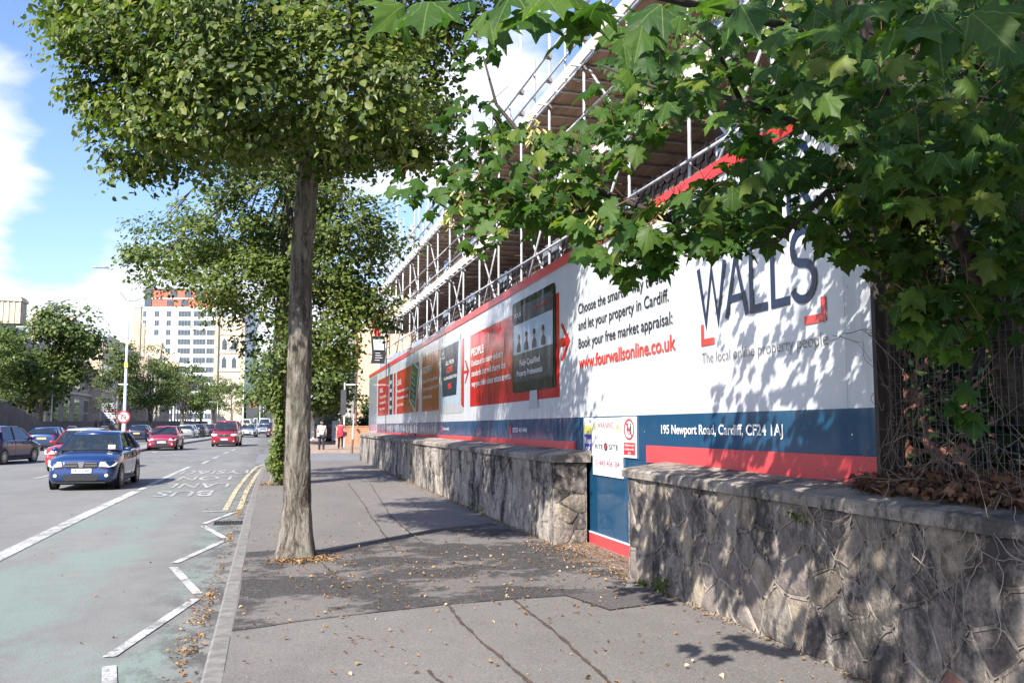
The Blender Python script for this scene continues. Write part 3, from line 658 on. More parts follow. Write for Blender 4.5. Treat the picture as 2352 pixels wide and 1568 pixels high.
# screws
mbs = MB()
for k in range(31):
    for v in (.3, 1.3, 2.3): mbs.prism([(k*1.22+.04+.008*math.cos(a), v+.008*math.sin(a)) for a in (0, 1.05, 2.1, 3.14, 4.2, 5.2)], 0, .004, Matrix.Rotation(R(90), 4, 'X'))
mbs.build('screw_heads', pm('zinc', (.5, .5, .5), .4, metallic=.6), hd, local=True)

# three site signs fixed on the hoarding
M_sw = pm('sign_white', (.80, .80, .80), .35, .02); M_sy = pm('sign_yellow', (.80, .75, .10), .4, .02); M_sb = pm('sign_blue', (.03, .03, .30), .4, .02)
M_sr = pm('sign_red', (.62, .03, .04), .4, .02); M_sk = pm('sign_black', (.015, .015, .02), .4, .02); M_sg = pm('sign_grey_text', (.45, .45, .47), .5, .02)
HM = Matrix.Translation((3.77+K*(42-5.09), 42, 1.21-.0066*36.91)) @ Euler((0, -.0066, HZ)).to_matrix().to_4x4()
def sign_thing(name, label, t0, v0): 
    p = HM @ Vector((t0, -.012, v0)); return thing(name, label, 'sign', tuple(p), (0, -.0066, HZ))
def rect(parent, name, m, x0, x1, z0, z1, lay=0): return MB().face([(x0, -.004-.0015*lay, z0), (x1, -.004-.0015*lay, z0), (x1, -.004-.0015*lay, z1), (x0, -.004-.0015*lay, z1)]).build(name, m, parent, local=True)
def stext(parent, s, x0, x1, z, cap, m, bold=.0, lay=2): return letter(s, x0, x1, z, cap, lambda x, y: (x, -.004-.0015*lay, y), 'lettering', m, parent, bold, local=True)
sg = sign_thing('safety_sign', 'narrow white site sign with yellow box above blue keep out box', 30.98, 0.0)
MB().box((0, -.004, 0), (.345, .004, .465)).build('board', M_sw, sg, local=True)
rect(sg, 'yellow_panel', M_sy, .03, .32, .27, .37, 1); rect(sg, 'blue_panel', M_sb, .03, .32, .03, .262, 1); stext(sg, 'Keep', .05, .30, .15, .075, M_sw, .03); stext(sg, 'out', .08, .27, .055, .075, M_sw, .03)
stext(sg, 'Construction', .05, .30, .33, .02, M_sg); stext(sg, 'site', .12, .22, .29, .02, M_sg); stext(sg, '!', .06, .075, .40, .03, M_sk, .02)
MB().prism([(.27+.02*math.cos(R(a)), .42+.02*math.sin(R(a))) for a in range(0, 360, 45)], .0045, .0065, Matrix.Rotation(R(90), 4, 'X')).build('round_symbol', M_sb, sg, local=True)
sg = sign_thing('security_sign', 'tall white security warning sign with red phone number, in the gateway', 31.33, -.225)
MB().box((0, -.003, 0), (1.02, .005, .685)).build('board', M_sw, sg, local=True)
M_warn = pm('warning_red', (.42, .05, .08), .5, .02)
stext(sg, 'WARNING', .18, .74, .56, .072, M_warn, .0); stext(sg, 'Protected By', .3, .62, .51, .022, M_sg); stext(sg, '24 Hour CCTV Monitoring', .12, .86, .425, .045, M_sg)
stext(sg, 'RITE', .10, .38, .315, .055, M_sk, .012); stext(sg, 'SITE', .58, .90, .315, .055, M_sk, .012); stext(sg, 'S E C U R I T Y', .12, .86, .245, .03, M_sg); stext(sg, '01443 406184', .10, .92, .115, .07, M_warn, .0)
stext(sg, 'www.ritesitesecurity.co.uk', .14, .84, .045, .018, M_sg)
for q in (.05, .82): MB().face([(q, -.007, .545), (q+.12, -.007, .545), (q+.06, -.007, .625)]).build('warning_triangle', M_sy, sg, local=True); rect(sg, 'triangle_mark', M_sk, q+.052, q+.068, .555, .595, 3)
def rring(parent, cx_, cz_, r0, r1, rxs, m, y, a0=0, a1=360, name='ring'):
    mb = MB(); n = 28
    for k in range(n):
        A, B = R(a0+(a1-a0)*k/n), R(a0+(a1-a0)*(k+1)/n)
        mb.face([(cx_+rxs*r*math.cos(q), y, cz_+r*math.sin(q)) for r, q in ((r0, A), (r0, B), (r1, B), (r1, A))][::-1])
    return mb.build(name, m, parent, local=True)
rring(sg, .48, .345, .03, .048, 1.3, M_sk, -.008, name='badge_ring'); rring(sg, .48, .345, .0, .026, 1.3, M_sr, -.008, name='badge_dot')
sg = sign_thing('prohibition_sign', 'white sign with red crossed circle over walking figures and red caption box', 32.37, .015)
MB().box((0, -.004, 0), (.40, .004, .45)).build('board', M_sw, sg, local=True)
rring(sg, .2, .31, .095, .117, 1.35, M_sr, -.008, name='red_ring')
MB().face([(.09, -.009, .385), (.115, -.009, .40), (.31, -.009, .235), (.285, -.009, .22)]).build('red_slash', M_sr, sg, local=True)
for q in (.16, .24):
    mbp = MB(); mbp.face([(q+.014*math.cos(R(a)), -.0065, .365+.014*math.sin(R(a))) for a in range(0, 360, 45)][::-1])
    mbp.face([(q-.02, -.0065, .35), (q+.02, -.0065, .35), (q+.022, -.0065, .30), (q-.022, -.0065, .30)]); mbp.face([(q-.02, -.0065, .30), (q-.004, -.0065, .30), (q-.022, -.0065, .245), (q-.034, -.0065, .245)])
    mbp.face([(q+.002, -.0065, .30), (q+.02, -.0065, .30), (q+.034, -.0065, .245), (q+.02, -.0065, .245)]); mbp.build('figure', M_sk, sg, local=True)
rect(sg, 'caption_box', M_sr, .03, .37, .03, .165, 1)
for s_, z_ in (('Children must', .125), ('not play on this', .083), ('site', .042)): stext(sg, s_, .06 if s_ != 'site' else .16, .34 if s_ != 'site' else .24, z_, .026, M_sw, .012)

# ================================================================== street trees
from mathutils import noise as mnoise
def trunk_mesh(pts, rad, n=18, lump=.06):
    fine_step = .09 if n < 30 else .035
    """tapered trunk through pts with flutes, burrs and root flare"""
    P = [Vector(p) for p in pts]; fine = []; fr = []
    for k in range(len(P)-1):
        m_ = max(2, int((P[k+1]-P[k]).length/fine_step))
        for j in range(m_): q = j/m_; fine.append(P[k].lerp(P[k+1], q)); fr.append(rad[k]*(1-q)+rad[k+1]*q)
    fine.append(P[-1]); fr.append(rad[-1]); mb = MB(); ph = random.uniform(0, 6)
    bumps = [(random.uniform(.2, P[-1].z), random.uniform(0, 6.28), random.uniform(.10, .22)) for _ in range(9)]
    rings = []
    for p, r in zip(fine, fr):
        ring = []; h = p.z-P[0].z; flare = math.exp(-h/.16)
        for j in range(n):
            a = 2*math.pi*j/n
            q = 1+lump*math.sin(3*a+ph+h*1.1)*.5+lump*.6*math.sin(5*a-h*2.3+ph)+flare*.32*max(0, math.sin(2.5*a+ph))
            for bz, ba, br in bumps:
                d2 = ((p.z-bz)/.13)**2+(math.atan2(math.sin(a-ba), math.cos(a-ba))/.5)**2
                if d2 < 4: q += br*math.exp(-d2)
            if n > 30:
                v = Vector((math.cos(a)*2.6, math.sin(a)*2.6, h*1.6)); q += .075*(abs(mnoise.noise(v*2.2))*-1.6+.35)+.05*mnoise.noise(v*6)
            ring.append((p.x+r*q*math.cos(a), p.y+r*q*math.sin(a), p.z))
        rings.append(ring)
    return mb.loft(rings)
def limb_set(mb, start, ends, r0, n=6, wob=.15):
    for e in ends:
        s_ = Vector(start) if not isinstance(start, list) else Vector(random.choice(start)); e = Vector(e); m1 = s_.lerp(e, .35)+Vector((random.uniform(-wob, wob), random.uniform(-wob, wob), wob*1.5)); m2 = s_.lerp(e, .7)+Vector((random.uniform(-wob, wob), random.uniform(-wob, wob), wob))
        mb.tube([s_, m1, m2, e], [r0, r0*.7, r0*.4, r0*.12], n, cap=False)
        for _ in range(3):
            f = e+Vector(rng.normal(size=3))*.18; mb.tube([m2, m2.lerp(f, .5)+Vector((0, 0, .08)), f], [r0*.3, r0*.18, r0*.05], 4, cap=False)
def street_tree(label, base, trunk, tr, lobes, n_leaf, size, lm=None, group=None, bract=0, spread=.22, per=26, extra=None, tn=18, up=.7, bark=None):
    t = thing('street_tree', label, 'tree', tuple(base), group=group)
    trunk_mesh(trunk, tr, tn).build('trunk', bark or M_bark, t, smooth=True)
    mb = MB(); tops = [Vector(trunk[-2]).lerp(Vector(trunk[-1]), q) for q in (0, .3, .6, 1)]
    limb_set(mb, tops, [l[0] for l in lobes if l[1] > .3], max(.04, tr[-1]*.55)); mb.build('limbs', M_twig, t, smooth=True, kind='stuff')
    P, Nn, sz = crown(lobes, n_leaf, size, per=per, spread=spread, up=up)
    if extra is not None: P = np.vstack([P, extra[0]]); Nn = np.vstack([Nn, extra[1]]); sz = np.concatenate([sz, extra[2]])
    V, F = leaf_np(P, Nn, sz, LIME_V, LIME_F, droop=.9, jitter=.40)
    bmesh_np('crown', V, F, lm or M_leafA, t, kind='stuff')
    if bract:
        i = rng.choice(len(P), bract); V, F = leaf_np(P[i]-np.array([.03, .04, .03]), Nn[i], sz[i]*.8, LIME_V*np.array([.42, 1, 1]), LIME_F, droop=2.5)
        bmesh_np('fruiting_bracts', V, F, M_bract, t, kind='stuff')
    return t
def lobes_px(L, depth, spread_d):
    s = FPX/depth; out = []
    for i, l in enumerate(L):
        d = depth+(l[3] if len(l) > 3 else random.uniform(-spread_d, spread_d)); out.append((np.array(at(l[0], l[1], d)), l[2]/s))
    return out
# tree 1, next to the camera
T1 = [(215, 50, 95), (275, 190, 95), (330, 330, 85), (255, 265, 62), (400, 120, 150, .5), (490, 280, 105, -.8), (600, 375, 62, .6), (640, 150, 160, -1), (650, 280, 85, 1), (800, 150, 150, -1.6), (890, 260, 110, .4),
      (950, 310, 80), (985, 170, 85, .5), (1030, 60, 62), (880, 340, 65, .8), (775, 345, 60, -.2), (210, -90, 130), (400, -130, 190), (700, -150, 210), (950, -130, 160), (550, -360, 210), (850, -340, 190), (700, -540, 170), (300, 60, 130, -1.2), (380, 230, 110, -1.4), (520, 60, 150, -1.8), (820, 230, 100, -1.9), (930, 70, 120, 1.3), (700, 260, 90, -1.2), (540, 200, 120, -2.0), (480, 375, 45, 1.2), (980, 250, 80, -.3), (300, 385, 45, -.5), (560, 430, 35), (690, 400, 30, 1.4), (850, 400, 35, .5), (960, 345, 60, .2), (165, 130, 38), (140, 25, 45)]
t1b = Vector((.31, 10.4, .1)); t1 = [t1b, at(683, 1150, 10.15), at(683, 1000, 10.1), at(688, 780, 10.1), at(693, 600, 10.1), at(706, 440, 10.1), at(716, 290, 10.1), at(722, 100, 10.1), at(715, -150, 10.2), at(710, -350, 10.2)]
street_tree('large lime tree nearest on the pavement, bare grey trunk and dense crown over the road', t1b, t1, [.185, .15, .132, .128, .118, .114, .104, .09, .07, .04],
            lobes_px(T1, 10.1, 1.2), 74000, .066, bract=12000, spread=.17, per=60, tn=64)
# tree 2, with shoots all the way down its trunk
T2 = [(360, 545, 65), (330, 606, 38), (400, 632, 58), (300, 640, 28), (520, 520, 105, -1), (590, 450, 90), (560, 660, 90, -1.5), (600, 740, 60), (520, 700, 50), (445, 560, 80), (800, 520, 90), (760, 620, 105, -1), (850, 560, 65), (885, 650, 42), (820, 700, 60), (745, 720, 85), (780, 470, 75), (700, 440, 80), (660, 560, 110, 1.5), (580, 790, 35), (680, 790, 45), (880, 590, 38), (760, 790, 50), (700, 350, 100, 1), (600, 330, 90, .5), (500, 430, 40), (910, 560, 22), (470, 630, 62), (875, 735, 22), (660, 660, 70, -1)]
t2b = Vector((.28, 22.52, .1)); ex = []
for k in range(420):
    y = random.uniform(800, 1095); wv = 26 if y > 900 else 40; x = 634-abs(random.gauss(0, 1))*wv*.62*(.45+.35*math.sin(y/23))+10; ex.append(at(x, y, 21.6-random.uniform(.1, .45)))
ex = np.repeat(np.array(ex), 5, 0)+rng.normal(size=(2100, 3))*.045
street_tree('second lime tree along the pavement, green shoots sprouting down the left of its trunk', t2b, [t2b, at(643, 1000, 21.8), at(645, 800, 21.8), at(655, 600, 21.8), at(665, 400, 21.8), at(660, 250, 21.8)], [.24, .185, .17, .15, .10, .05],
            lobes_px(T2, 21.8, 1.6), 50000, .086, bract=6000, per=50, spread=.24, extra=(ex, np.tile([-.5, -.6, .5], (2100, 1)), np.full(2100, .085)))
# tree 3 and 4, further along on the right of the road
T3 = [(740, 850, 60), (760, 905, 45), (715, 900, 55), (785, 890, 28), (700, 830, 60), (660, 850, 60), (600, 850, 42, 3), (590, 905, 36, 3), (640, 900, 50), (570, 870, 22, 3), (740, 930, 28), (770, 850, 30)]
b3 = Vector((1.7, 58, .12))
street_tree('third roadside tree, beyond the junction and behind the two pedestrians', b3, [b3, b3+Vector((0, 0, 3)), b3+Vector((.2, 0, 7))], [.2, .16, .08], lobes_px(T3, 57, 2), 15000, .21, M_leafF, spread=.4, tn=8)
b4 = Vector((4.5, 80, .12))
street_tree('fourth roadside tree, dark one farthest along the right side', b4, [b4, b4+Vector((0, 0, 3)), b4+Vector((.2, 0, 6))], [.2, .16, .08], [(np.array((4.5+random.uniform(-2, 2), 80+random.uniform(-2, 2), 5+random.uniform(-1.5, 1.5))), 1.8) for _ in range(8)], 5000, .26, M_leafF, spread=.4, tn=8)
# the next tree of the row, level with the photographer, whose shade reaches the wall
b0 = Vector((.25, -1.9, .1)); L0 = [(np.array((.25+random.uniform(-1.7, 1.7), -1.9+random.uniform(-1.8, 1.8), 6.9+random.uniform(-1.6, 2.2))), 1.1) for _ in range(9)]
street_tree('lime tree of the pavement row standing just behind the camera', b0, [b0, b0+Vector((0, 0, 3)), b0+Vector((.1, 0, 8))], [.22, .15, .07], L0, 4200, .13, spread=.25, tn=8)
# trees across the road
def far_tree(px, top, bot, wpx, depth, label, n, seed, lm=None):
    random.seed(seed); s = FPX/depth; c = at(px, (top+bot)/2, depth); rx = wpx/s/2; rz = (bot-top)/s/2; gx_, gy_ = c.x, c.y; lobes = []
    for k in range(17):
        a = random.uniform(0, 6.28); h = random.uniform(-.75, .8); q = math.sqrt(max(.05, 1-h*h))*.62*(1.08 if h < 0 else .85)
        lobes.append((np.array((c.x+rx*q*math.cos(a), c.y+rx*q*math.sin(a), c.z+rz*h*.8)), rx*random.uniform(.32, .5)))
    b = Vector((gx_, gy_, .12))
    return street_tree(label, b, [b, b+Vector((.1, 0, (c.z-rz)*.7)), b+Vector((0, .1, c.z))], [rx*.07+.1, rx*.05+.06, .08], lobes, n, .048*rx+.03, M_leafF, spread=rx*.10, tn=8, group='trees across the road')
far_tree(92, 718, 940, 300, 82, 'broad roadside tree at far left in front of the stone building', 19000, 11)
far_tree(-30, 755, 935, 170, 74, 'roadside tree cut by the left edge of the frame', 6000, 12)
far_tree(272, 742, 972, 124, 105, 'tall narrow tree right behind the lamp post with the U-turn sign', 9000, 13)
far_tree(345, 768, 975, 140, 112, 'dark rounded tree just right of the tall lamp post', 8000, 14)
far_tree(420, 812, 968, 130, 140, 'bushy tree above the queue of parked cars, left of the red van', 8000, 15)
far_tree(487, 855, 965, 90, 165, 'small round tree directly above the red van', 5000, 16)
far_tree(532, 858, 965, 76, 180, 'small tree in front of the church tower', 5000, 17)
far_tree(600, 930, 985, 60, 230, 'low tree at the far end of the road', 2500, 18)
far_tree(462, 848, 965, 84, 190, 'small light green tree between the bushy tree and the church', 6000, 19)
random.seed(21)

# ================================================================== sycamore overhanging the wall
half = [(0, 0), (.10, .10), (.30, -.06), (.44, .05), (.36, .20), (.66, .26), (.58, .40), (.68, .58), (.46, .56), (.30, .58), (.34, .76), (.20, .82), (.10, .95), (0, 1.12)]
outl = [(x, y) for x, y in half]+[(-x, y) for x, y in half[-2:0:-1]]
def syc_leaf(fold, curl, tip):
    V = [(0, .38, -.02)]
    for x, y in outl: V.append((x, y, -fold*abs(x)+-curl*(x*x)-tip*max(0, y-.4)**2+.03*math.sin(9*x+7*y)))
    n = len(outl); return np.array(V), np.array([(0, 1+i, 1+(i+1) % n) for i in range(n)])
SYC = [syc_leaf(.25, .35, .6), syc_leaf(-.18, .7, .3), syc_leaf(.5, .1, .9)]
for _v, _f in SYC: _v[1:, 2] += np.array([.035*math.sin(2.3*k) for k in range(len(_v)-1)])
sy_base = Vector((4.75, 4.35, 1.1))
syc = thing('sycamore_tree', 'sycamore with big lobed leaves growing behind the wire fence and hanging over the hoarding', 'tree', tuple(sy_base))
trk = [sy_base, at(2330, 900, 5.2), at(2290, 740, 5.1), at(2235, 600, 4.9), at(2165, 480, 4.7), at(2090, 300, 4.6), at(2000, 100, 4.7), at(1900, -200, 4.9)]
mb = MB(); mb.tube(trk, [.11, .085, .07, .06, .055, .045, .035, .02], 12); mb.build('trunk', M_barkS, syc, smooth=True)
mb = MB(); mb.tube([sy_base+Vector((-.1, .25, 0)), at(2340, 760, 5.3), at(2352, 600, 5.2), at(2300, 350, 5.1), at(2350, 50, 5.)], [.06, .05, .045, .035, .02], 10); mb.build('stem', M_barkS, syc, smooth=True)
BR = [[(2120, 400, 4.6), (1950, 480, 4.5), (1750, 530, 4.6), (1560, 510, 4.8), (1400, 480, 5.0), (1250, 430, 5.2), (1130, 350, 5.3)],
      [(2090, 300, 4.6), (1950, 330, 4.4), (1700, 230, 4.5), (1500, 200, 4.7), (1380, 150, 4.8)],
      [(1560, 510, 4.8), (1380, 440, 5.0), (1230, 350, 5.2), (1140, 240, 5.3), (1110, 130, 5.3)],
      [(1400, 480, 5.0), (1180, 490, 5.1), (1030, 480, 5.2), (940, 430, 5.2)],
      [(2160, 480, 4.7), (2060, 420, 4.3), (1900, 440, 4.2), (1780, 560, 4.2), (1700, 560, 4.2)],
      [(2000, 100, 4.7), (1800, 60, 4.0), (1500, -10, 3.4), (1200, -30, 3.1), (960, -30, 3.0)],
      [(2290, 740, 5.1), (2200, 690, 4.5), (2130, 720, 4.3), (2080, 680, 4.3)], [(2290, 740, 5.1), (2230, 860, 4.4), (2210, 930, 4.3)],
      [(1900, 440, 4.2), (1960, 560, 4.2), (2000, 600, 4.2)], [(1560, 510, 4.8), (1500, 580, 4.6), (1440, 620, 4.5)], [(1700, 230, 4.5), (1650, 120, 4.2), (1560, 50, 4.0)], [(2090, 300, 4.6), (2230, 220, 4.3), (2350, 240, 4.0)]]
for br in BR:
    p = [at(*q) for q in br]; r0 = .022 if len(p) > 4 else .014
    MB().tube(p, [r0*(1-.75*k/(len(p)-1)) for k in range(len(p))], 6).build('branch', M_twig, syc, smooth=True)
BL = [(2120, 130, 330, 230, 620, 2.9, 6.2), (1720, 130, 290, 160, 420, 3.6, 7), (1470, 215, 120, 120, 130, 4.2, 6.2), (2180, 370, 210, 110, 330, 3.3, 4.9), (1800, 450, 220, 95, 170, 3.9, 5.3), (1590, 500, 200, 60, 120, 4.2, 5.4),
      (1200, 400, 165, 110, 170, 4.8, 5.9), (1050, 440, 110, 55, 55, 5.0, 5.6), (1085, 270, 70, 60, 20, 5.2, 5.5), (1300, 480, 140, 70, 85, 4.8, 5.6), (1090, 130, 50, 40, 10, 5.2, 5.4), (930, 430, 35, 28, 8, 5.1, 5.3),
      (1470, 590, 85, 50, 40, 4.4, 5.0), (1560, 560, 110, 45, 40, 4.3, 4.9), (1380, 540, 110, 60, 45, 4.6, 5.2), (1700, 550, 110, 35, 30, 4.1, 4.5), (1965, 580, 60, 35, 30, 4.1, 4.4), (2170, 720, 120, 90, 95, 4.0, 4.5), (2320, 560, 60, 90, 40, 3.9, 4.5), (2230, 930, 50, 45, 9, 4.15, 4.3), (2080, 560, 55, 60, 45, 4.1, 4.6), (1340, 350, 110, 75, 75, 4.8, 5.8),
      (2330, 620, 60, 160, 30, 3.9, 4.6), (1090, 570, 45, 25, 8, 5.0, 5.2), (1160, 500, 130, 50, 40, 4.9, 5.3), (1900, 300, 230, 110, 170, 4.2, 6.0), (1960, 520, 90, 50, 30, 4.0, 4.6)]
TOP = [(930, 12, 3.0), (905, 25, 3.1), (985, 5, 2.9), (1120, 25, 3.3), (1165, 35, 3.2), (1220, 25, 3.1), (1290, 22, 3.0), (1350, 55, 3.0), (1425, 60, 3.2), (1480, 45, 3.0), (1075, 0, 3.1), (1250, -10, 3.0), (1380, 0, 2.9), (1520, 10, 3.0), (1600, 30, 3.3), (1700, 10, 3.), (1980, 10, 2.7), (2060, 70, 2.6), (2140, 20, 2.6), (1930, 60, 2.7), (2230, 30, 2.6), (2300, 90, 2.8), (1310, -20, 3.0), (1180, -20, 3.1)]
P = []; big = []
for cx_, cy_, rx, ry, n, d0, d1 in BL:
    for _ in range(int(n*1.0)):
        a = random.uniform(0, 6.283); r = math.sqrt(random.random())**.9; d = random.uniform(d0, d1); P.append((*at(cx_+rx*r*math.cos(a), cy_+ry*r*math.sin(a), d), d, random.uniform(.055, .118)))
for x, y, d in TOP: P.append((*at(x, y, d), d*.6, random.uniform(.13, .17)))
for _ in range(230): P.append((random.uniform(3.3, 6.8), random.uniform(3.5, 9.5), random.uniform(5.2, 8.5), 99, random.uniform(.12, .18)))   # upper crown, above the frame
P = np.array(P)
inside = lambda p: p[0] > 3.77+K*(p[1]-5.09)-.12 and p[1] > 5.0 and p[2] < 3.98
LIM = [(860, 440), (950, 520), (1090, 605), (1180, 560), (1290, 530), (1360, 610), (1430, 655), (1480, 665), (1560, 610), (1620, 585), (1720, 590), (1780, 560), (1860, 548), (1900, 575), (1960, 625), (2005, 585), (2020, 1100), (2400, 1100)]
def proj(p):
    xr = p[0]*ca-p[1]*sa; z_ = p[0]*sa+p[1]*ca; u = p[2]-EYE; d = z_*cp+u*sp; return 1176+FPX*xr/d, 784-FPX*(-z_*sp+u*cp)/d, d
def hang_ok(p):
    x, y, d = proj(p)
    if d < .5 or x > 2400 or x < 800: return True
    return y < np.interp(x, [a for a, b in LIM], [b for a, b in LIM])-FPX*p[4]*.42/d
P = np.array([p for p in P if not inside(p) and hang_ok(p)])
order = np.argsort(P[:, 3]/P[:, 4]); nearest = set(order[:300])
for q in order[:300]:
    p = P[q]; TV, TF = SYC[q % 3]
    if q % 60 == 0 or not big:
        big = []
        for k in range(3):
            mbq = MB(); mbq.v = [tuple(v) for v in SYC[k][0]]; mbq.f = [tuple(f) for f in SYC[k][1]]
            me = bpy.data.meshes.new('leaf'); me.from_pydata(mbq.v, [], mbq.f); me.materials.append(M_sycN); me.polygons.foreach_set('use_smooth', [True]*len(me.polygons)); big.append(me)
    o = bpy.data.objects.new('leaf', big[q % 3]); COL.objects.link(o); o.parent = syc
    nz = Vector((-.45+random.gauss(0, .45), -.55+random.gauss(0, .45), .75+random.gauss(0, .3))).normalized(); ty = Vector((random.gauss(-.2, .7), random.gauss(-.1, .7), -1.1)); ty = (ty-nz*ty.dot(nz)).normalized(); tx = ty.cross(nz)
    M3 = Matrix((tx, ty, nz)).transposed().to_4x4(); M3.translation = Vector(p[:3])-sy_base; o.matrix_basis = M3 @ Matrix.Scale(p[4]*1.05, 4)
rest = P[order[300:]]
for k in range(3):
    Q = rest[k::3]; V, F = leaf_np(Q[:, :3], np.tile([-.40, -.5, .75], (len(Q), 1)), Q[:, 4]*1.02, SYC[k][0], SYC[k][1], droop=1.3, jitter=.5); bmesh_np('leaf_mass', V, F, M_syc, syc, smooth=True, kind='stuff')
i = rng.choice(len(rest), 900); Q = rest[i]; mb = MB()                                      # reddish leaf stalks and twigs
for p in Q:
    a = Vector(p[:3]); b = a+Vector((random.gauss(.03, .05), random.gauss(.02, .05), random.uniform(.03, .14))); mb.tube([a, a.lerp(b, .5)+Vector((random.gauss(0, .01), 0, .01)), b], [.0022, .002, .0018], 3, cap=False)
mb.build('leaf_stalks', pm('leaf_stalk', (.20, .09, .05), .6), syc, kind='stuff')
mb = MB(); MK = pm('samara', (.34, .30, .10), .6, .3, 30); keys = []
for (x, y, d) in ((1220, 290, 5.1), (1060, 450, 5.1), (1160, 455, 5.1), (1305, 450, 4.9), (1370, 490, 4.7), (1520, 470, 4.7), (1530, 270, 4.5), (1940, 370, 4.2), (1960, 470, 4.1), (1790, 180, 4.0), (1570, 60, 4.), (1040, 500, 5.1), (1700, 470, 4.3)):
    for _ in range(11):
        for sg_ in (-1, 1):
            c0 = at(x+random.gauss(0, 11), y+random.gauss(0, 14), d); d1 = Vector((sg_*.6, random.gauss(0, .3), -.8)).normalized(); w1 = Vector((random.gauss(0, 1), random.gauss(0, 1), 0)).cross(d1).normalized()
            keys.append(c0); mb.face([c0, c0+d1*.018+w1*.007, c0+d1*.04+w1*.006, c0+d1*.042-w1*.003, c0+d1*.015-w1*.004])
mb.build('winged_seeds', MK, syc, kind='stuff')

# ================================================================== wire fence, thicket, leaf litter on the wall
fn_ = thing('wire_fence', 'dark post and rusty weld-mesh fence on top of the stone wall at right', 'fence', (3.80, 4.0, 1.15))
MB().box((3.80, 4.98, 1.16), (3.88, 5.045, 2.68)).build('post', pm('rusty_post', (.045, .032, .028), .9, .4, 30, .5, 60), fn_)
mb = MB()
for k in range(29): z = 1.22+k*.0508; mb.tube([(3.80, .9, z), (3.80, 3., z+.004), (3.80, 5.0, z)], .0016, 4, cap=False)
for k in range(80): y = 5.0-k*.0508; mb.tube([(3.798, y, 1.17), (3.798, y+random.uniform(-.004, .004), 2.66)], .0015, 4, cap=False)
mb.build('wire_mesh', pm('galvanised_wire', (.13, .125, .12), .5, .3, 20, metallic=.7), fn_, kind='stuff')
MB().tube([(3.80, .9, 2.67), (3.80, 5.0, 2.67)], .004, 6).build('top_wire', M_twig, fn_)
pal = thing('palisade_fence', 'dark green metal railings hidden in the shade behind the wire fence', 'fence', (5.6, 3.5, 1.1))
M_pal = pm('dark_green_paint', (.012, .04, .032), .5)
for k in range(34): MB().box((5.55, 1.2+k*.15, 1.1), (5.58, 1.26+k*.15, 3.6)).build('pale', M_pal, pal)
for z in (1.5, 3.1): MB().box((5.585, 1.1, z), (5.62, 6.4, z+.06)).build('rail', M_pal, pal)
MB().box((3.62, -5, .0), (30, 8.25, 1.12)).build('raised_ground', pm('dark_soil', (.035, .027, .022), .95, .4, 4, .5), kind='structure')
MB().box((4.5, 8.25, .0), (30, 48, .14)).build('yard_ground', M_ground, kind='structure')
hg = thing('thicket', 'dark tangle of ivy leaves and bushes behind the wire fence at right', 'bush', (4.6, 3.2, 1.12))
n = 9000; Pq = np.c_[rng.uniform(4.25, 5.5, n), rng.uniform(.3, 6.3, n), 1.15+rng.random(n)**.8*4.6]; V, F = leaf_np(Pq, np.tile([-.6, -.4, .5], (n, 1)), rng.uniform(.05, .11, n), LIME_V*np.array([1.2, .9, 1]), LIME_F)
bmesh_np('foliage', V, F, M_ivy, hg, kind='stuff')
n = 9000; Pq = np.c_[rng.uniform(5.9, 8.0, n), rng.uniform(-2, 8.5, n), 1.15+rng.random(n)*6.2]; V, F = leaf_np(Pq, np.tile([-.6, -.4, .5], (n, 1)), rng.uniform(.10, .2, n), LIME_V*np.array([1.2, .9, 1]), LIME_F)
bmesh_np('foliage', V, F, M_ivy, hg, kind='stuff')
n = 420; Pq = np.array([at(random.gauss(2085, 35), random.uniform(470, 700), random.uniform(4.25, 4.5)) for _ in range(n)]); V, F = leaf_np(Pq, np.tile([-.6, -.5, .4], (n, 1)), rng.uniform(.03, .055, n), SYC[0][0], SYC[0][1]); bmesh_np('ivy_leaves', V, F, M_leafA, hg, kind='stuff')
M_stem = pm('dead_stem', (.20, .15, .115), .85, .35, 12); M_stem2 = pm('grey_stem', (.27, .235, .20), .85, .3, 12)
def wander(p, d, n, step, jit, pull=None):
    pts = [Vector(p)]; d = Vector(d).normalized()
    for _ in range(n):
        d = (d+Vector([random.gauss(0, jit) for _ in range(3)])).normalized()
        q = pts[-1]+d*step
        if pull: q = pull(q)
        pts.append(q)
    return pts
iv = thing('dead_ivy', 'bare tangled ivy stems climbing the wire fence above the leaf litter', 'ivy', (3.8, 4.2, 1.15)); mb = MB()
def pf(q): q.x = min(max(q.x, 3.66), 4.1); return q
for k in range(85):
    y = 5.1-abs(random.gauss(0, .75)) if k % 3 else 5.0+random.gauss(0, .04); z0 = 1.16+random.random()**1.8*.9
    pts = wander((3.8+random.uniform(-.06, .2), y, z0), (random.gauss(0, .3), random.gauss(0, .5), 1), random.randint(5, 16), .075, .32, pf); r = random.uniform(.0018, .0045); mb.tube(pts, [r*(1-.6*i/len(pts)) for i in range(len(pts))], 4, cap=False)
for k in range(14):
    pts = wander((3.80, 5.02+random.gauss(0, .03), random.uniform(1.3, 2.6)), (-.4, random.gauss(.4, .4), random.gauss(-.2, .6)), random.randint(3, 7), .035, .5); mb.tube(pts, [.002]*len(pts), 4, cap=False)
mb.build('stems', M_stem, iv, kind='stuff', smooth=True)
wi = thing('wall_creeper', 'dead creeper stems spread over the face of the near stone wall', 'creeper', (3.33, 4.3, 1.0)); mb = MB()
def pw(q): q.x = XW-.026-random.uniform(0, .012); return q
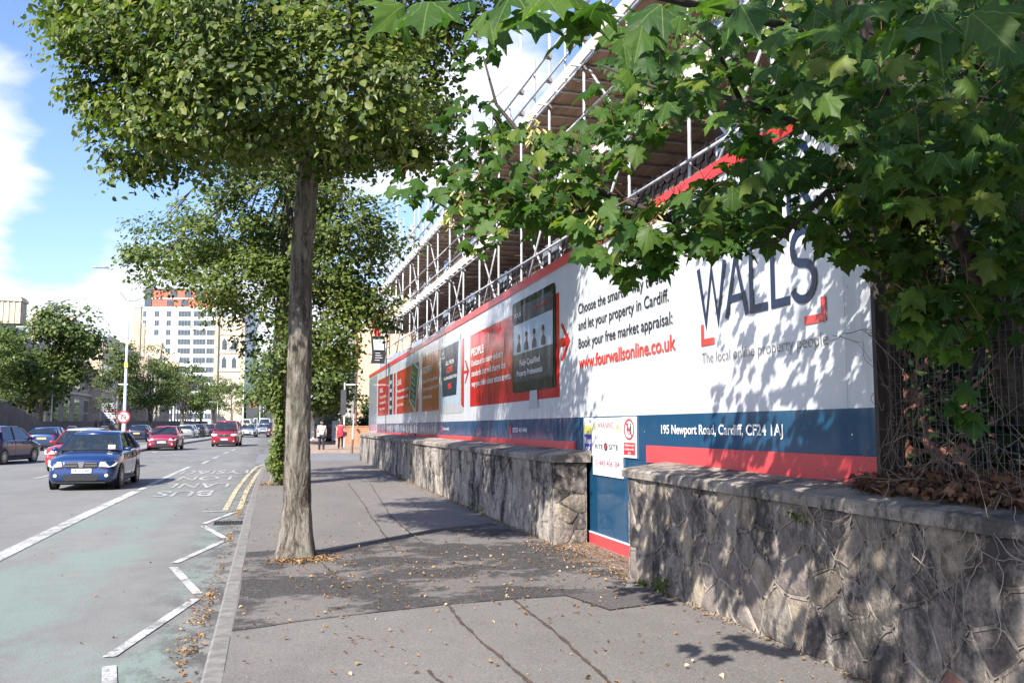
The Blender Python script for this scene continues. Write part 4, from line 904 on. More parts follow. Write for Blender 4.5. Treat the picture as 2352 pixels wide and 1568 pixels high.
for k in range(62):
    y = random.uniform(3.1, 5.3); pts = wander((XW-.05, y, 1.10-random.random()**2*.2), (0, random.gauss(.1, .8), -1), random.randint(5, 17), .05, .38, pw); pts = [q for q in pts if q.z > .2] or pts[:2]
    if len(pts) < 2: continue
    r = random.uniform(.002, .0045); mb.tube(pts, [r*(1-.6*i/len(pts)) for i in range(len(pts))], 4, cap=False)
mb.build('stems', M_stem2, wi, kind='stuff', smooth=True)
lt = thing('leaf_litter', 'heap of dry brown leaves and twigs along the coping below the wire fence', 'leaf litter', (3.7, 4.0, 1.2))
n = 5200; yy = rng.uniform(1.0, 5.15, n); xx = rng.uniform(3.50, 4.2, n)+np.maximum(0, yy-4.9)*.5; zz_ = 1.175+np.clip(xx-3.5, 0, .35)*.30*rng.random(n)+.02; V, F = leaf_np(np.c_[xx, yy, zz_], np.tile([-.3, -.3, 1.], (n, 1)), rng.uniform(.025, .06, n), LIME_V*np.array([1.2, 1, 3]), LIME_F, droop=0, jitter=.6)
bmesh_np('dry_leaves', V, F, M_deadb, lt, kind='stuff')
n = 90; yy = rng.uniform(1.0, 5.0, n); xx = rng.uniform(3.52, 4.0, n); V, F = leaf_np(np.c_[xx, yy, 1.19+np.clip(xx-3.5, 0, .35)*.3+.015], np.tile([-.3, -.3, 1.], (n, 1)), rng.uniform(.03, .055, n), SYC[1][0]*np.array([1,1,3.]), SYC[1][1], droop=0, jitter=.9)
bmesh_np('dry_leaves', V, F, M_deadb, lt, kind='stuff')
mb = MB()
for k in range(170):
    pts = wander((random.uniform(3.42, 3.9), random.uniform(1.5, 5.2), 1.20+random.uniform(0, .08)), (random.gauss(-.2, .5), random.gauss(0, 1), random.gauss(0, .12)), random.randint(4, 10), .045, .3, lambda q: Vector((q.x, q.y, max(q.z, 1.15 if q.x > 3.4 else .9)))); r = random.uniform(.002, .004); mb.tube(pts, [r*(1-.5*i/len(pts)) for i in range(len(pts))], 4, cap=False)
mb.build('twigs', M_stem, lt, kind='stuff', smooth=True)

# ------------------------------------------------------------------ fallen leaves
def litter(name, label, P, size, m=M_dead):
    P = np.array(P); n = len(P); V, F = leaf_np(P, np.tile([0, 0, 1.], (n, 1)), rng.uniform(size*.5, size*1.2, n), LIME_V*np.array([.9, 1, 2.4]), LIME_F, droop=0, jitter=.28)
    o = bmesh_np(name, V, F, m, kind='stuff'); return tag(o, label, 'fallen leaves')
def zt(x, y): return .116 if x > -.23 else (.108 if x > -.36 else .012)
P = []
for _ in range(420): x = random.uniform(-.2, 3.3); y = 4.6+random.random()**1.5*26; P.append((x, y, zt(x, y)))
for _ in range(420): x = random.uniform(.2, 3.3); y = random.gauss(9, 1.4); P.append((x, y, zt(x, y)))
for _ in range(60): x = random.uniform(-4, -.4); y = 5+random.random()*18; P.append((x, y, .014))
litter('fallen_leaves', 'tan lime leaves scattered over the pavement', P, .033)
P = []
for _ in range(1500): y = 4.4+random.random()*26; x = 3.36-abs(random.gauss(0, .05))*(1 if random.random() < .8 else 3); P.append((x, y, .112))
for _ in range(700): x = random.uniform(3.38, 3.78); y = random.uniform(8.4, 10.7); P.append((x, y, .118))
for _ in range(250): x = random.uniform(3.0, 3.4); y = random.uniform(8.3, 10.9); P.append((x, y, .116))
litter('drifted_leaves', 'orange leaf debris drifted along the foot of the stone walls', P, .024)
P = []
for _ in range(430): a = random.gauss(5.0, .65); r = .16+abs(random.gauss(0, .15)); P.append((.31+r*math.cos(a)*1.25, 10.4+r*math.sin(a), .116+random.random()*.02))
litter('trunk_leaves', 'orange dry leaves heaped round the foot of the nearest tree trunk', P, .034)
P = []
for _ in range(300): P.append((-.42-abs(random.gauss(0, .07)), 4.5+random.random()**1.3*24, .016))
for yc in (16.7, 13.2, 8.9, 6.9, 7.9): 
    for _ in range(60): P.append((-.45-abs(random.gauss(0, .08)), yc+random.gauss(0, .25), .018))
litter('gutter_leaves', 'brown leaves gathered in the gutter along the kerb', P, .030)
P = []
for _ in range(160): a = random.uniform(0, 6.28); r = .24+abs(random.gauss(0, .15)); P.append((.28+r*math.cos(a), 22.5+r*math.sin(a), .116))
litter('trunk_leaves', 'orange dry leaves round the foot of the second tree trunk', P, .06)
n = 9000; xx = rng.uniform(-.2, 3.35, n); yy = 4.5+rng.random(n)**1.6*12; V, F = leaf_np(np.c_[xx, yy, np.full(n, .113)], np.tile([0, 0, 1.], (n, 1)), rng.uniform(.003, .011, n), LIME_V*np.array([.6, 1, 2]), LIME_F, droop=0, jitter=.3)
tag(bmesh_np('seed_litter', V, F, M_dead, kind='stuff'), 'tiny pale seed and twig crumbs strewn over the near pavement', 'litter')
wd = []
for (x, y, h) in ((3.30, 7.42, .16), (3.33, 7.6, .12), (3.30, 14.4, .16), (3.30, 15.2, .14), (3.30, 34.6, .25), (3.31, 7.9, .05), (3.31, 24, .1)):
    w_t = thing('weed', {7.42: 'taller leafy green weed at the foot of the near wall', 7.6: 'shorter green weed beside the taller one at the near wall foot', 14.4: 'yellow-green weed at the dark stained part of the far wall', 15.2: 'small dry weed tuft next to the far wall joint', 34.6: 'bushy weed at the far corner end of the wall', 7.9: 'tiny weed seedling on the pavement edge by the near wall', 24: 'low weed halfway along the far wall'}[y], 'weed', (x, y, .1))
    mb = MB()
    for _ in range(5): mb.tube([(0, 0, 0), (random.gauss(0, .02), random.gauss(0, .02), h*.6), (random.gauss(0, .05), random.gauss(0, .05), h)], .0015, 4, cap=False)
    mb.build('stems', pm('green_stem', (.08, .14, .03), .6), w_t, local=True, kind='stuff'); n = 26
    V, F = leaf_np(np.c_[rng.normal(0, .035, n), rng.normal(0, .04, n), rng.random(n)*h], np.tile([-.4, -.4, .8], (n, 1)), rng.uniform(.02, .04, n), LIME_V, LIME_F); o = bmesh_np('leaves', V+np.array([x, y, .1]), F, M_leafA, w_t, kind='stuff')
n = 60; Pq = np.array([(XW-.04, 5.35+random.gauss(0, .08), .98+random.gauss(0, .02)) for _ in range(n)]); V, F = leaf_np(Pq, np.tile([-1., -.3, .3], (n, 1)), rng.uniform(.01, .025, n), LIME_V, LIME_F)
tag(bmesh_np('sprig', V, F, M_leafA, kind='stuff'), 'tiny green sprig growing from a joint high on the near wall', 'weed')

# ================================================================== building behind the scaffolding
M_tube = pm('galvanised_tube', (.47, .48, .49), .5, .25, 6, metallic=.3); M_coup = pm('coupler', (.25, .22, .20), .6, .3, 9, metallic=.4)
M_plank = pm('scaffold_board', (.34, .25, .19), .85, .35, 5, .3, sc=(1, .2, 1)); M_toe = pm('toe_board', (.66, .57, .46), .8, .15, 4, sc=(1, .2, 1))
M_tile = pm('hung_tile', (.13, .085, .070), .8, .3, 4); M_tile2 = pm('hung_tile_light', (.17, .12, .10), .8, .3, 4); M_brickr = pm('red_brick', (.26, .11, .07), .9, .25, 3, .3, 25)
M_frame = pm('white_frame', (.65, .66, .68), .4, .05); M_wglass = glass_mat('window_glass', (.05, .07, .09), .0)
bh = thing('tile_hung_house', 'brown tile-hung building mostly hidden behind the scaffolding', 'building', (8.5, 26, 0))
MB().box((7.15, 9, .1), (12, 47, 4.3)).build('brick_wall', M_brickr, bh); MB().box((7.2, 9.05, 4.305), (12, 46.95, 9.3)).build('upper_wall', M_tile, bh)
mb = MB(); mb.face([(6.9, 8.7, 9.3), (6.9, 47.3, 9.3), (9.6, 47.3, 10.9), (9.6, 8.7, 10.9)]); mb.face([(9.6, 8.7, 10.9), (9.6, 47.3, 10.9), (12.3, 47.3, 9.3), (12.3, 8.7, 9.3)]); mb.build('roof', pm('roof_slate', (.07, .075, .085), .7, .3, 3), bh)
q = 0
for r_ in range(26):
    z = 4.4+r_*.185; mb = MB(); mb2 = MB()
    for k in range(110):
        y = 12+k*.17*1.9+(r_ % 2)*.16; yb = y+.155*1.9
        (mb if (k*7+r_*3) % 4 else mb2).face([(7.165, y, z+.19), (7.165, yb, z+.19), (7.13, yb-.02, z+.02), (7.128, (y+yb)/2, z-.01), (7.13, y+.02, z+.02)][::-1])
    mb.build('tile_course', M_tile2, bh, kind='stuff'); mb2.build('tile_course', M_tile, bh, kind='stuff')
for y in range(12, 46, 5):
    for z in (5.1, 7.2):
        f_ = MB().box((7.06, y, z), (7.12, y+1.5, z+1.3)).build('window', M_frame, bh); MB().box((7.05, y+.08, z+.08), (7.058, y+.71, z+1.22)).build('pane', M_wglass, f_); MB().box((7.05, y+.79, z+.08), (7.058, y+1.42, z+1.22)).build('pane', M_wglass, f_)
# ------------------------------------------------------------------ scaffolding
sc = thing('scaffolding', 'tall tube scaffolding with two boarded lifts behind the hoarding', 'scaffolding', (6, 28, 0))
SX0, SX1 = 5.38, 6.72; yst = [8.9+2.13*k for k in range(18)]
for k, y in enumerate(yst):
    for x in (SX0, SX1):
        top = random.choice((9.6, 10.3, 11.0, 11.9)) if x == SX0 else random.choice((9.2, 10.5, 11.4)); lx = random.uniform(-.02, .02)
        MB().tube([(x+lx, y, .1), (x, y, 5), (x-lx, y, top)], .027, 8).build('standard', M_tube, sc, smooth=True)
    for z in (2.0, 4.0, 6.0, 8.0): MB().tube([(SX0-.22, y+.07, z+.055), (SX1+.15, y+.07, z+.055)], .025, 6).build('transom', M_tube, sc, smooth=True)
    for z in (4.0, 6.0, 8.0, 8.55, 9.05): MB().box((SX0-.05, y-.045, z-.05), (SX0+.06, y+.045, z+.05)).build('coupler', M_coup, sc)
for z in (2.0, 4.0, 6.0, 8.0, 4.5, 5.05, 6.5, 7.05, 8.55, 9.05):
    for a in range(0, 17, 3):
        y0, y1 = yst[a]-.25, yst[min(a+3, 17)]+.25; MB().tube([(SX0-.052, y0, z), (SX0-.052, y1, z)], .025, 6).build('ledger' if z in (2., 4., 6., 8.) else 'guard_rail', M_tube, sc, smooth=True)
for z in (4.0, 6.0, 8.0): MB().tube([(SX1+.052, 8.6, z), (SX1+.052, 45.4, z)], .025, 6).build('ledger', M_tube, sc, smooth=True)
for z in (6.0, 8.0):
    for j in range(6):
        y = 8.5+random.uniform(-.3, 0); x = SX0+.02+j*.232
        while y < 45: L = 3.9; MB().box((x, y, z+.085+random.uniform(0, .012)), (x+.222, y+L-.03, z+.123)).build('board', M_plank, sc); y += L
    y = 8.5
    while y < 45: MB().box((SX0-.05, y, z+.10), (SX0-.012, y+3.86, z+.33)).build('toe_board', M_toe, sc); y += 3.9
    for k in range(17):                                  # intermediate transoms
        for q in (.7, 1.42): MB().tube([(SX0-.12, yst[k]+q, z+.055), (SX1+.1, yst[k]+q, z+.055)], .024, 6).build('transom', M_tube, sc, smooth=True)
for k in range(0, 17):
    for (za, zb) in ((4., 6.), (6., 8.)):
        if (k+int(za)) % 2: continue
        MB().tube([(SX0+.1, yst[k], za), (SX0+.1, yst[k+1], zb)], .025, 6).build('brace', M_tube, sc, smooth=True)
    if k % 2: MB().tube([(SX0, yst[k]+.1, 4.0), (SX1, yst[k]+.1, 6.0)], .025, 6).build('brace', M_tube, sc, smooth=True); MB().tube([(SX0, yst[k]+.1, 6.0), (SX1, yst[k]+.1, 8.0)], .025, 6).build('brace', M_tube, sc, smooth=True)
for z in (6.55, 7.05, 8.55, 9.05): MB().tube([(SX1+.052, 8.6, z), (SX1+.052, 45.4, z)], .025, 6).build('guard_rail', M_tube, sc, smooth=True)
for k in range(0, 17, 2): MB().tube([(SX1, yst[k], 6.0), (SX1, yst[k+1], 8.0)], .025, 6).build('brace', M_tube, sc, smooth=True); MB().tube([(SX0-.03, yst[k+1], 4.0), (SX0-.03, yst[k], 6.0)], .025, 6).build('brace', M_tube, sc, smooth=True)
for k in range(17): MB().tube([(SX0, yst[k]+1.06, 8.0), (SX0, yst[k]+1.06, random.choice((9.2, 9.4, 10.4)))], .025, 6).build('upright', M_tube, sc, smooth=True)
cf = thing('corrugated_fence', 'strip of grey corrugated steel fence showing just above the red top of the hoarding', 'fence', (4.9, 26, .1)); M_cor = pm('corrugated_steel', (.33, .37, .42), .45, .2, 5, metallic=.4)
for k in range(30):
    y0 = 9+k*1.12; mb = MB(); V = []
    dz = random.uniform(-.12, .12)
    for j in range(13): yy = y0+j*.09; xx = 4.9+(.02 if j % 2 else -.02); V += [(xx, yy, .1), (xx, yy, 4.28+dz)]
    mb.v = V; mb.f = [(2*j, 2*j+2, 2*j+3, 2*j+1) for j in range(12)]; mb.build('sheet', M_cor, cf)
# ------------------------------------------------------------------ banner and flag by the scaffold's far end
M_steel = pm('dark_steel', (.04, .04, .045), .5)
bp = thing('banner_post', 'thin dark steel post with two side arms near the far end of the hoarding', 'post', (4.06, 33.3, 1.1))
MB().tube([(4.06, 33.3, 1.0), (4.06, 33.3, 5.1)], .014, 6).build('pole', M_steel, bp); 
for z in (3.68, 4.66): MB().tube([(4.06, 33.3, z), (3.47, 33.3, z)], .014, 6).build('arm', M_steel, bp)
bn = thing('hanging_banner', 'small black hanging banner with magenta and blue picture and white lines of text', 'banner', (3.75, 33.3, 3.7))
V = MB(); rings = []
def banner_pt(u, z0):
    z = 3.68+(z0-4.17)*.78; return (3.52+u*.50-(4.65-z)*.05+(.035*math.sin((z-3.6)*4.4)), 33.27-.03*math.sin(u*3+z*2), z)
for r0 in range(8):
    z0, z1 = 4.17+r0*.155, 4.17+(r0+1)*.155
    for c0 in range(4): V.face([banner_pt(c0/4, z0), banner_pt((c0+1)/4, z0), banner_pt((c0+1)/4, z1), banner_pt(c0/4, z1)])
V.build('cloth', pm('black_cloth', (.02, .02, .022), .8), bn)
def bq(u0, u1, z0, z1, m, nm): MB().face([tuple(Vector(banner_pt(u, z))-Vector((0, .03, 0))) for u, z in ((u0, z0), (u1, z0), (u1, z1), (u0, z1))]).build(nm, m, bn)
bq(.15, .9, 4.78, 5.28, pm('pale_print', (.5, .55, .62), .6), 'picture'); bq(.17, .42, 4.85, 5.02, pm('magenta', (.45, .02, .18), .6), 'magenta_square'); bq(.5, .85, 4.85, 5.25, pm('sky_blue', (.10, .35, .55), .6), 'blue_shape'); bq(.17, .45, 5.08, 5.24, pm('magenta2', (.5, .05, .12), .6), 'pink_square')
for k in range(4): bq(.25, .6+.09*(k % 3), 4.62-k*.11, 4.65-k*.11, M_frame, 'text_line')
fl = thing('drooping_flag', 'limp white and red flag hanging above the black banner', 'flag', (4.5, 41.8, 5.3)); M_fw = pm('flag_white', (.75, .75, .75), .7); M_fr = pm('flag_red', (.55, .04, .05), .7)
MB().tube([(4.75, 42, 4.0), (4.72, 42, 7.6)], .03, 6).build('staff', M_frame, fl)
def fp(u, z): return (4.70-u*.55*(.75+.25*math.sin(z*1.7+1)), 41.95+.08*math.sin(u*9+z), z)
for a, b, m_, nm in ((6.25, 7.3, M_fw, 'white_part'), (5.3, 6.25, M_fr, 'red_part')):
    mb = MB(); n_ = 7
    for r0 in range(n_):
        z0, z1 = a+(b-a)*r0/n_, a+(b-a)*(r0+1)/n_
        for c0 in range(6):
            k0 = 1 if z0 > 6 else max(.25, (z0-5.0)/1.0); k1 = 1 if z1 > 6 else max(.25, (z1-5.)/1.0)
            mb.face([fp(c0/6*k0, z0), fp((c0+1)/6*k0, z0), fp((c0+1)/6*k1, z1), fp(c0/6*k1, z1)])
    mb.build(nm, m_, fl, smooth=True)
MB().box((4.68, 41.97, 5.4), (4.80, 41.99, 6.9)).build('red_edge', M_fr, fl)
# ------------------------------------------------------------------ buildings beyond the side road
M_cream = pm('cream_render', (.60, .44, .29), .9, .08, 1); M_gry = pm('grey_render', (.24, .23, .22), .9, .1, 1)
cb = thing('cream_building', 'cream rendered gable-end building with a grey windowed front beyond the side road', 'building', (8.5, 76, 0))
MB().box((6.4, 72, 0), (14, 90, 8.7)).build('wall', M_cream, cb); MB().box((6.05, 72.3, 0), (6.39, 90, 8.2)).build('front_wall', M_gry, cb)
mb = MB(); mb.face([(6.3, 71.9, 8.7), (14.2, 71.9, 8.7), (10.2, 71.9, 11.4)]); mb.build('gable', M_cream, cb)
mb = MB(); mb.face([(5.9, 71.7, 8.5), (10.2, 71.7, 11.6), (10.2, 90, 11.6), (5.9, 90, 8.5)]); mb.face([(10.2, 71.7, 11.6), (14.4, 71.7, 8.5), (14.4, 90, 8.5), (10.2, 90, 11.6)]); mb.build('roof', pm('roof_slate', (.07, .075, .085), .7, .3, 3), cb)
MB().tube([(6.42, 71.94, 0), (6.42, 71.94, 8.4)], .06, 6).build('downpipe', pm('red_brown_pipe', (.25, .09, .06), .6), cb)
for z in (1.0, 3.4, 5.9):
    for y in (73, 76, 79, 82, 85):
        f_ = MB().box((6.0, y, z), (6.045, y+1.3, z+1.5)).build('window', M_frame, cb); MB().box((5.985, y+.1, z+.1), (5.998, y+.6, z+1.4)).build('pane', M_wglass, f_); MB().box((5.985, y+.7, z+.1), (5.998, y+1.2, z+1.4)).build('pane', M_wglass, f_)
for z in (3.4, 5.9):
    f_ = MB().box((6.1, 72.2, z), (6.37, 72.29, z+1.5)).build('window', M_wglass, cb)
gwl = thing('garden_wall', 'low orange brick garden wall behind the woman in red', 'wall', (6.5, 56.5, 0)); M_ob = [pm('orange_brick', (.50, .25, .14), .9, .2, 3), pm('light_orange_brick', (.58, .33, .20), .9, .2, 3), pm('dull_orange_brick', (.40, .19, .11), .9, .2, 3)]
MB().box((3.9, 56.5, .1), (11, 56.8, 1.22)).build('core', pm('pale_mortar', (.42, .36, .30), .9), gwl)
for r_ in range(10):
    for k in range(28): MB().box((3.9+k*.252+(r_ % 2)*.12, 56.485, .13+r_*.108), (4.14+k*.252+(r_ % 2)*.12, 56.499, .228+r_*.108)).build('brick', M_ob[(k*5+r_*3+k*k) % 3], gwl)
MB().box((3.85, 56.45, 1.22), (11, 56.85, 1.29)).build('coping', M_ob[2], gwl)
def bush(label, c, r, n, m, size=.1):
    t = thing('bush', label, 'bush', (c[0], c[1], .12)); L = [(np.array(c)+rng.normal(size=3)*r*.35, r*.6) for _ in range(7)]
    P_, N_, s_ = crown(L, n, size, per=14, spread=r*.12); V_, F_ = leaf_np(P_, N_, s_, LIME_V, LIME_F); bmesh_np('foliage', V_, F_, m, t, kind='stuff'); MB().tube([(c[0], c[1], .1), tuple(c)], r*.08, 5).build('stem', M_twig, t); return t
M_lime = leaf_mat('yellow_green_leaf', (.09, .17, .02), (.17, .27, .04), trans=.3)
bush('rounded bright yellow-green bush above the brick wall behind the woman', (4.6, 58.3, 1.1), .75, 2600, M_lime); bush('dark shrub to the right of the bright bush, beside the cream building', (6.9, 62, 1.3), 1.3, 3200, M_ivy, .14); bush('sunlit olive shrub against the cream wall', (7.3, 69.5, 3.0), 1.2, 2600, M_leafF, .14); bush('dark shrub left of the bright bush behind the bus shelter', (3.9, 66, 1.3), 1.2, 2600, M_ivy, .14)
# leaning sign pole, sign back, shelter
px0, py0 = gz(808, 1040, .1)
lp = thing('street_name_pole', 'leaning pole with rusty base and black upper half under a name plate', 'pole', (px0, py0, .1)); d_ = 42.
A = at(808, 1040, at(808, 1040, 1).y and (px0*sa+py0*ca)); dp = px0*sa+py0*ca
q0, q1, q2, q3 = (at(x_, y_, dp) for x_, y_ in ((808, 1041), (810, 1008), (813, 950), (818, 882)))
MB().tube([q0, q1], .055, 8).build('rusty_base', pm('rust', (.20, .10, .06), .9, .4, 15), lp); MB().tube([q1, q2], .032, 8).build('lower_pole', pm('grey_pole', (.50, .52, .54), .5), lp); MB().tube([q2, q3], .036, 8).build('upper_pole', M_steel, lp)
c_ = at(812, 883, dp); MB().box((c_.x-.34, c_.y-.02, c_.z-.03), (c_.x+.22, c_.y+.02, c_.z+.03)).build('name_plate', M_frame, lp)
tb = thing('back_of_sign', 'grey post with the dark back of a rectangular sign beside the pedestrians', 'sign', (4.0, 52.5, .12))
MB().tube([(4.06, 52.5, .1), (4.06, 52.5, 3.75)], .045, 8).build('post', pm('grey_pole', (.50, .52, .54), .5), tb); MB().box((3.84, 52.42, 1.95), (4.14, 52.45, 3.35)).build('plate', pm('sign_back', (.05, .05, .06), .6), tb)
bs = thing('bus_shelter', 'dark framed glass bus shelter with a white advert panel beyond the trees', 'bus shelter', (2.9, 61, .12)); M_sg2 = glass_mat('shelter_glass', (.10, .12, .14), .45)
for x in (2.3, 4.4):
    for y in (60.4, 63.6): MB().box((x, y, .12), (x+.08, y+.08, 2.45)).build('frame_post', M_steel, bs)
MB().box((2.15, 60.2, 2.45), (4.6, 63.9, 2.56)).build('roof', M_steel, bs); MB().box((2.32, 63.62, .4), (4.4, 63.64, 2.35)).build('back_glass', M_sg2, bs); MB().box((2.38, 60.42, .35), (2.78, 60.5, 2.2)).build('advert_panel', pm('advert_white', (.75, .78, .8), .5), bs); MB().box((3.9, 60.42, .35), (4.38, 60.45, 1.6)).build('side_panel', pm('pale_panel', (.5, .54, .6), .4), bs)  # advert panel is a plain white surface
MB().box((2.7, 63.1, .5), (4.2, 63.4, .56)).build('bench', M_steel, bs)
bb = thing('litter_bin', 'small dark bin next to the bus shelter', 'bin', (4.75, 60.3, .12)); MB().tube([(4.75, 60.3, .12), (4.75, 60.3, 1.0)], [.22, .22], 10).build('body', M_steel, bb); MB().tube([(4.75, 60.3, 1.0), (4.75, 60.3, 1.1)], [.24, .12], 10).build('lid', M_steel, bb)

# ================================================================== far side of the road
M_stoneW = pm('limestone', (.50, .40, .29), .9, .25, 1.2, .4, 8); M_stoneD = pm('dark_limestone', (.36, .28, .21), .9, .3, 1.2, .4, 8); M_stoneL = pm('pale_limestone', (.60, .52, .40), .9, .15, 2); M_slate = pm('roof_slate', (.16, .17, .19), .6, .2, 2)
def mull_window(parent, x, y, z, w, h, n=3, rows=2):   # stone mullioned window on a face looking to +x
    f = MB().box((x-.02, y, z), (x+.05, y+w, z+h)).build('window', M_stoneL, parent); pw_ = (w-.12*(n+1))/n; ph = (h-.12*(rows+1))/rows
    for i in range(n):
        for j in range(rows): a = y+.12+i*(pw_+.12); b = z+.12+j*(ph+.12); MB().box((x+.052, a, b), (x+.062, a+pw_, b+ph)).build('pane', M_wglass, f)
def parapet(parent, x0, x1, y0, y1, z, m, step=1.6):
    y = y0
    while y < y1-.3: MB().box((x0, y, z), (x1, min(y+step*.6, y1), z+.7)).build('merlon', m, parent); y += step
sb = thing('stone_college', 'long old stone building with battlements, mullioned windows and tall chimneys at far left', 'building', (-28, 115, 0))
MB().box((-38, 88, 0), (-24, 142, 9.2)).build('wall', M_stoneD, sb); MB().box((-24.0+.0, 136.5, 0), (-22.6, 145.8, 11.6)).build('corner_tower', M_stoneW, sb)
MB().box((-23.9, 88, 4.9), (-23.75, 136.4, 5.15)).build('string_course', M_stoneL, sb); MB().box((-22.58, 136.4, 5.6), (-22.4, 145.9, 5.9)).build('string_course', M_stoneL, sb); MB().box((-22.58, 136.4, 10.2), (-22.4, 145.9, 10.45)).build('string_course', M_stoneL, sb)
mb = MB(); mb.face([(-24, 88, 9.2), (-24, 142, 9.2), (-31, 142, 13.2), (-31, 88, 13.2)][::-1]); mb.face([(-31, 88, 13.2), (-31, 142, 13.2), (-38, 142, 9.2), (-38, 88, 9.2)][::-1]); mb.face([(-24, 87.9, 9.2), (-31, 87.9, 13.2), (-38, 87.9, 9.2)]); mb.build('roof', M_slate, sb)
for y in range(90, 135, 6):
    mull_window(sb, -24, y, .8, 3.2, 3.6, 3, 2); mull_window(sb, -24, y, 5.6, 3.0, 2.6, 3, 1)
for y, w in ((137.3, 3.2), (141.6, 3.4)): mull_window(sb, -22.6, y, .7, w, 4.2, 2, 2); mull_window(sb, -22.6, y, 6.3, w, 3.2, 2, 1)
parapet(sb, -23.0, -22.6, 136.5, 145.8, 11.6, M_stoneW, 1.5)
def chimney(parent, px_, ytop, ybot, wpx, X_, m, pots=3):
    s = (620-px_)*ca/(-X_); dpt = FPX/s; Yc = (dpt-X_*sa)/ca; zt_ = EYE+(966-ytop)/s; zb_ = EYE+(966-ybot)/s; w = wpx/s/2
    cst = MB().box((X_-w, Yc-w*1.3, zb_), (X_+w, Yc+w*1.3, zt_)).build('chimney', m, parent); MB().box((X_-w*1.15, Yc-w*1.45, zt_-.5), (X_+w*1.15, Yc+w*1.45, zt_-.2)).build('cornice', M_stoneL, cst)
    for k in range(pots): MB().box((X_-w*.8+k*w*.55, Yc-w*1.36, zb_), (X_-w*.6+k*w*.55, Yc-w*1.305, zt_-.5)).build('shaft_rib', M_stoneL, cst)
chimney(sb, 20, 683, 745, 44, -27, M_stoneW, 4); chimney(sb, 75, 714, 800, 22, -27, M_stoneL); chimney(sb, 140, 728, 860, 40, -26, M_stoneD); chimney(sb, 187, 762, 870, 22, -25.5, M_stoneL, 2)
MB().box((-34, 146, 0), (-24.5, 170, 11.5)).build('rear_wing', M_stoneL, sb); 
g2 = thing('gothic_block', 'second stone block with steep gable and turret rising behind the roadside trees', 'building', (-22, 210, 0))
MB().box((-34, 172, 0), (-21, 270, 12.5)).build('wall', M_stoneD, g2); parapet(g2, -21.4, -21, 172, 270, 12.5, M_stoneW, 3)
for y in (186, 222):
    mb = MB(); mb.prism([(y, 12.5), (y+12, 12.5), (y+6, 17.5)], -30, -20.8, Matrix(((0, 0, 1, 0), (1, 0, 0, 0), (0, 1, 0, 0), (0, 0, 0, 1)))); mb.build('gable', M_stoneW, g2)
    mull_window(g2, -20.8, y+4, 12.9, 4, 4, 2, 2)
for y in range(174, 266, 7): mull_window(g2, -21, y, 1., 3.5, 4, 3, 2); mull_window(g2, -21, y, 6.5, 3.5, 3.5, 3, 2)
chimney(g2, 309, 700, 860, 16, -24, M_stoneW); chimney(g2, 322, 742, 860, 10, -23.5, M_stoneW)
MB().prism([(-33, 12.52), (-22, 12.52), (-27.5, 16.5)], 173, 269, Matrix(((1, 0, 0, 0), (0, 0, 1, 0), (0, 1, 0, 0), (0, 0, 0, 1)))).build('roof', M_slate, g2)
bw = thing('boundary_wall', 'long low dark wall along the far pavement with a taller sloping piece at the left edge', 'wall', (-18.8, 120, .1)); M_bwl = pm('sooty_stone', (.11, .088, .075), .95, .3, 1.5, .4, 8)
MB().box((-19, 84, .1), (-18.6, 300, 1.55)).build('low_part', M_bwl, bw); MB().loft([[(-19, 52, .1), (-18.6, 52, .1), (-18.6, 52, 3.0), (-19, 52, 3.0)], [(-19, 74, .1), (-18.6, 74, .1), (-18.6, 74, 2.9), (-19, 74, 2.9)], [(-19, 84, .1), (-18.6, 84, .1), (-18.6, 84, 1.7), (-19, 84, 1.7)]]).build('tall_part', M_bwl, bw)
MB().box((-19.1, 52, 3.0), (-18.5, 74, 3.1)).build('coping', M_stoneD, bw)
# white tower block
M_tw = pm('white_cladding', (.78, .79, .80), .6, .03); M_trd = pm('red_cladding', (.42, .10, .06), .6, .08)
tb_ = thing('white_tower_block', 'tall white tower block with red top storeys, grid of windows, far behind the trees', 'building', (-30, 290, 0))
TA = at(322, 705, 288); TB = at(560, 800, 288); zt_ = TA.z; ux = Vector((TB.x-TA.x, TB.y-TA.y, 0)); LW = ux.length; ux.normalize(); uy = Vector((-ux.y, ux.x, 0))
TM = Matrix((( ux.x, uy.x, 0, TA.x), (ux.y, uy.y, 0, TA.y), (0, 0, 1, 0), (0, 0, 0, 1)))
MB().box((0, 0, 0), (LW, 16, zt_), TM).build('wall', M_tw, tb_); MB().box((1.2, .8, zt_), (LW-8, 15, zt_+5.6), TM).build('top_storeys', M_trd, tb_); MB().box((.9, .5, zt_+5.6), (LW-7.6, 15.3, zt_+6.0), TM).build('roof_edge', pm('dark_roof', (.1, .1, .11), .6), tb_); MB().box((1.1, .6, zt_+2.7), (LW-8, .79, zt_+3.0), TM).build('white_band', M_tw, tb_)
MB().box((1.1, .55, zt_+.02), (3.2, .79, zt_+5.5), TM).build('glazed_corner', M_wglass, tb_)
cols = [(1.0, 1.0), (4.6, 1.4), (8.3, 1.4), (12.0, 3.9), (16.8, 3.9), (21.0, 3.9), (25.8, 1.4), (28.5, 1.4)]
for r_ in range(12):
    z = zt_-3.0-r_*2.92
    for x, w in cols:
        if x+w > LW: continue
        fq = MB().box((x-.08, -.06, z-.08), (x+w+.08, -.004, z+1.78), TM).build('window', pm('grey_frame', (.30, .31, .33), .5), tb_); n_ = 2 if w < 2 else 4
        for i in range(n_): MB().box((x+i*w/n_+.04, -.075, z), (x+(i+1)*w/n_-.04, -.062, z+1.7), TM).build('pane', M_wglass, fq)
for x in (9, 13.5, 17): MB().box((x, .7, zt_+3.4), (x+2.2, .795, zt_+5.2), TM).build('window', M_wglass, tb_)
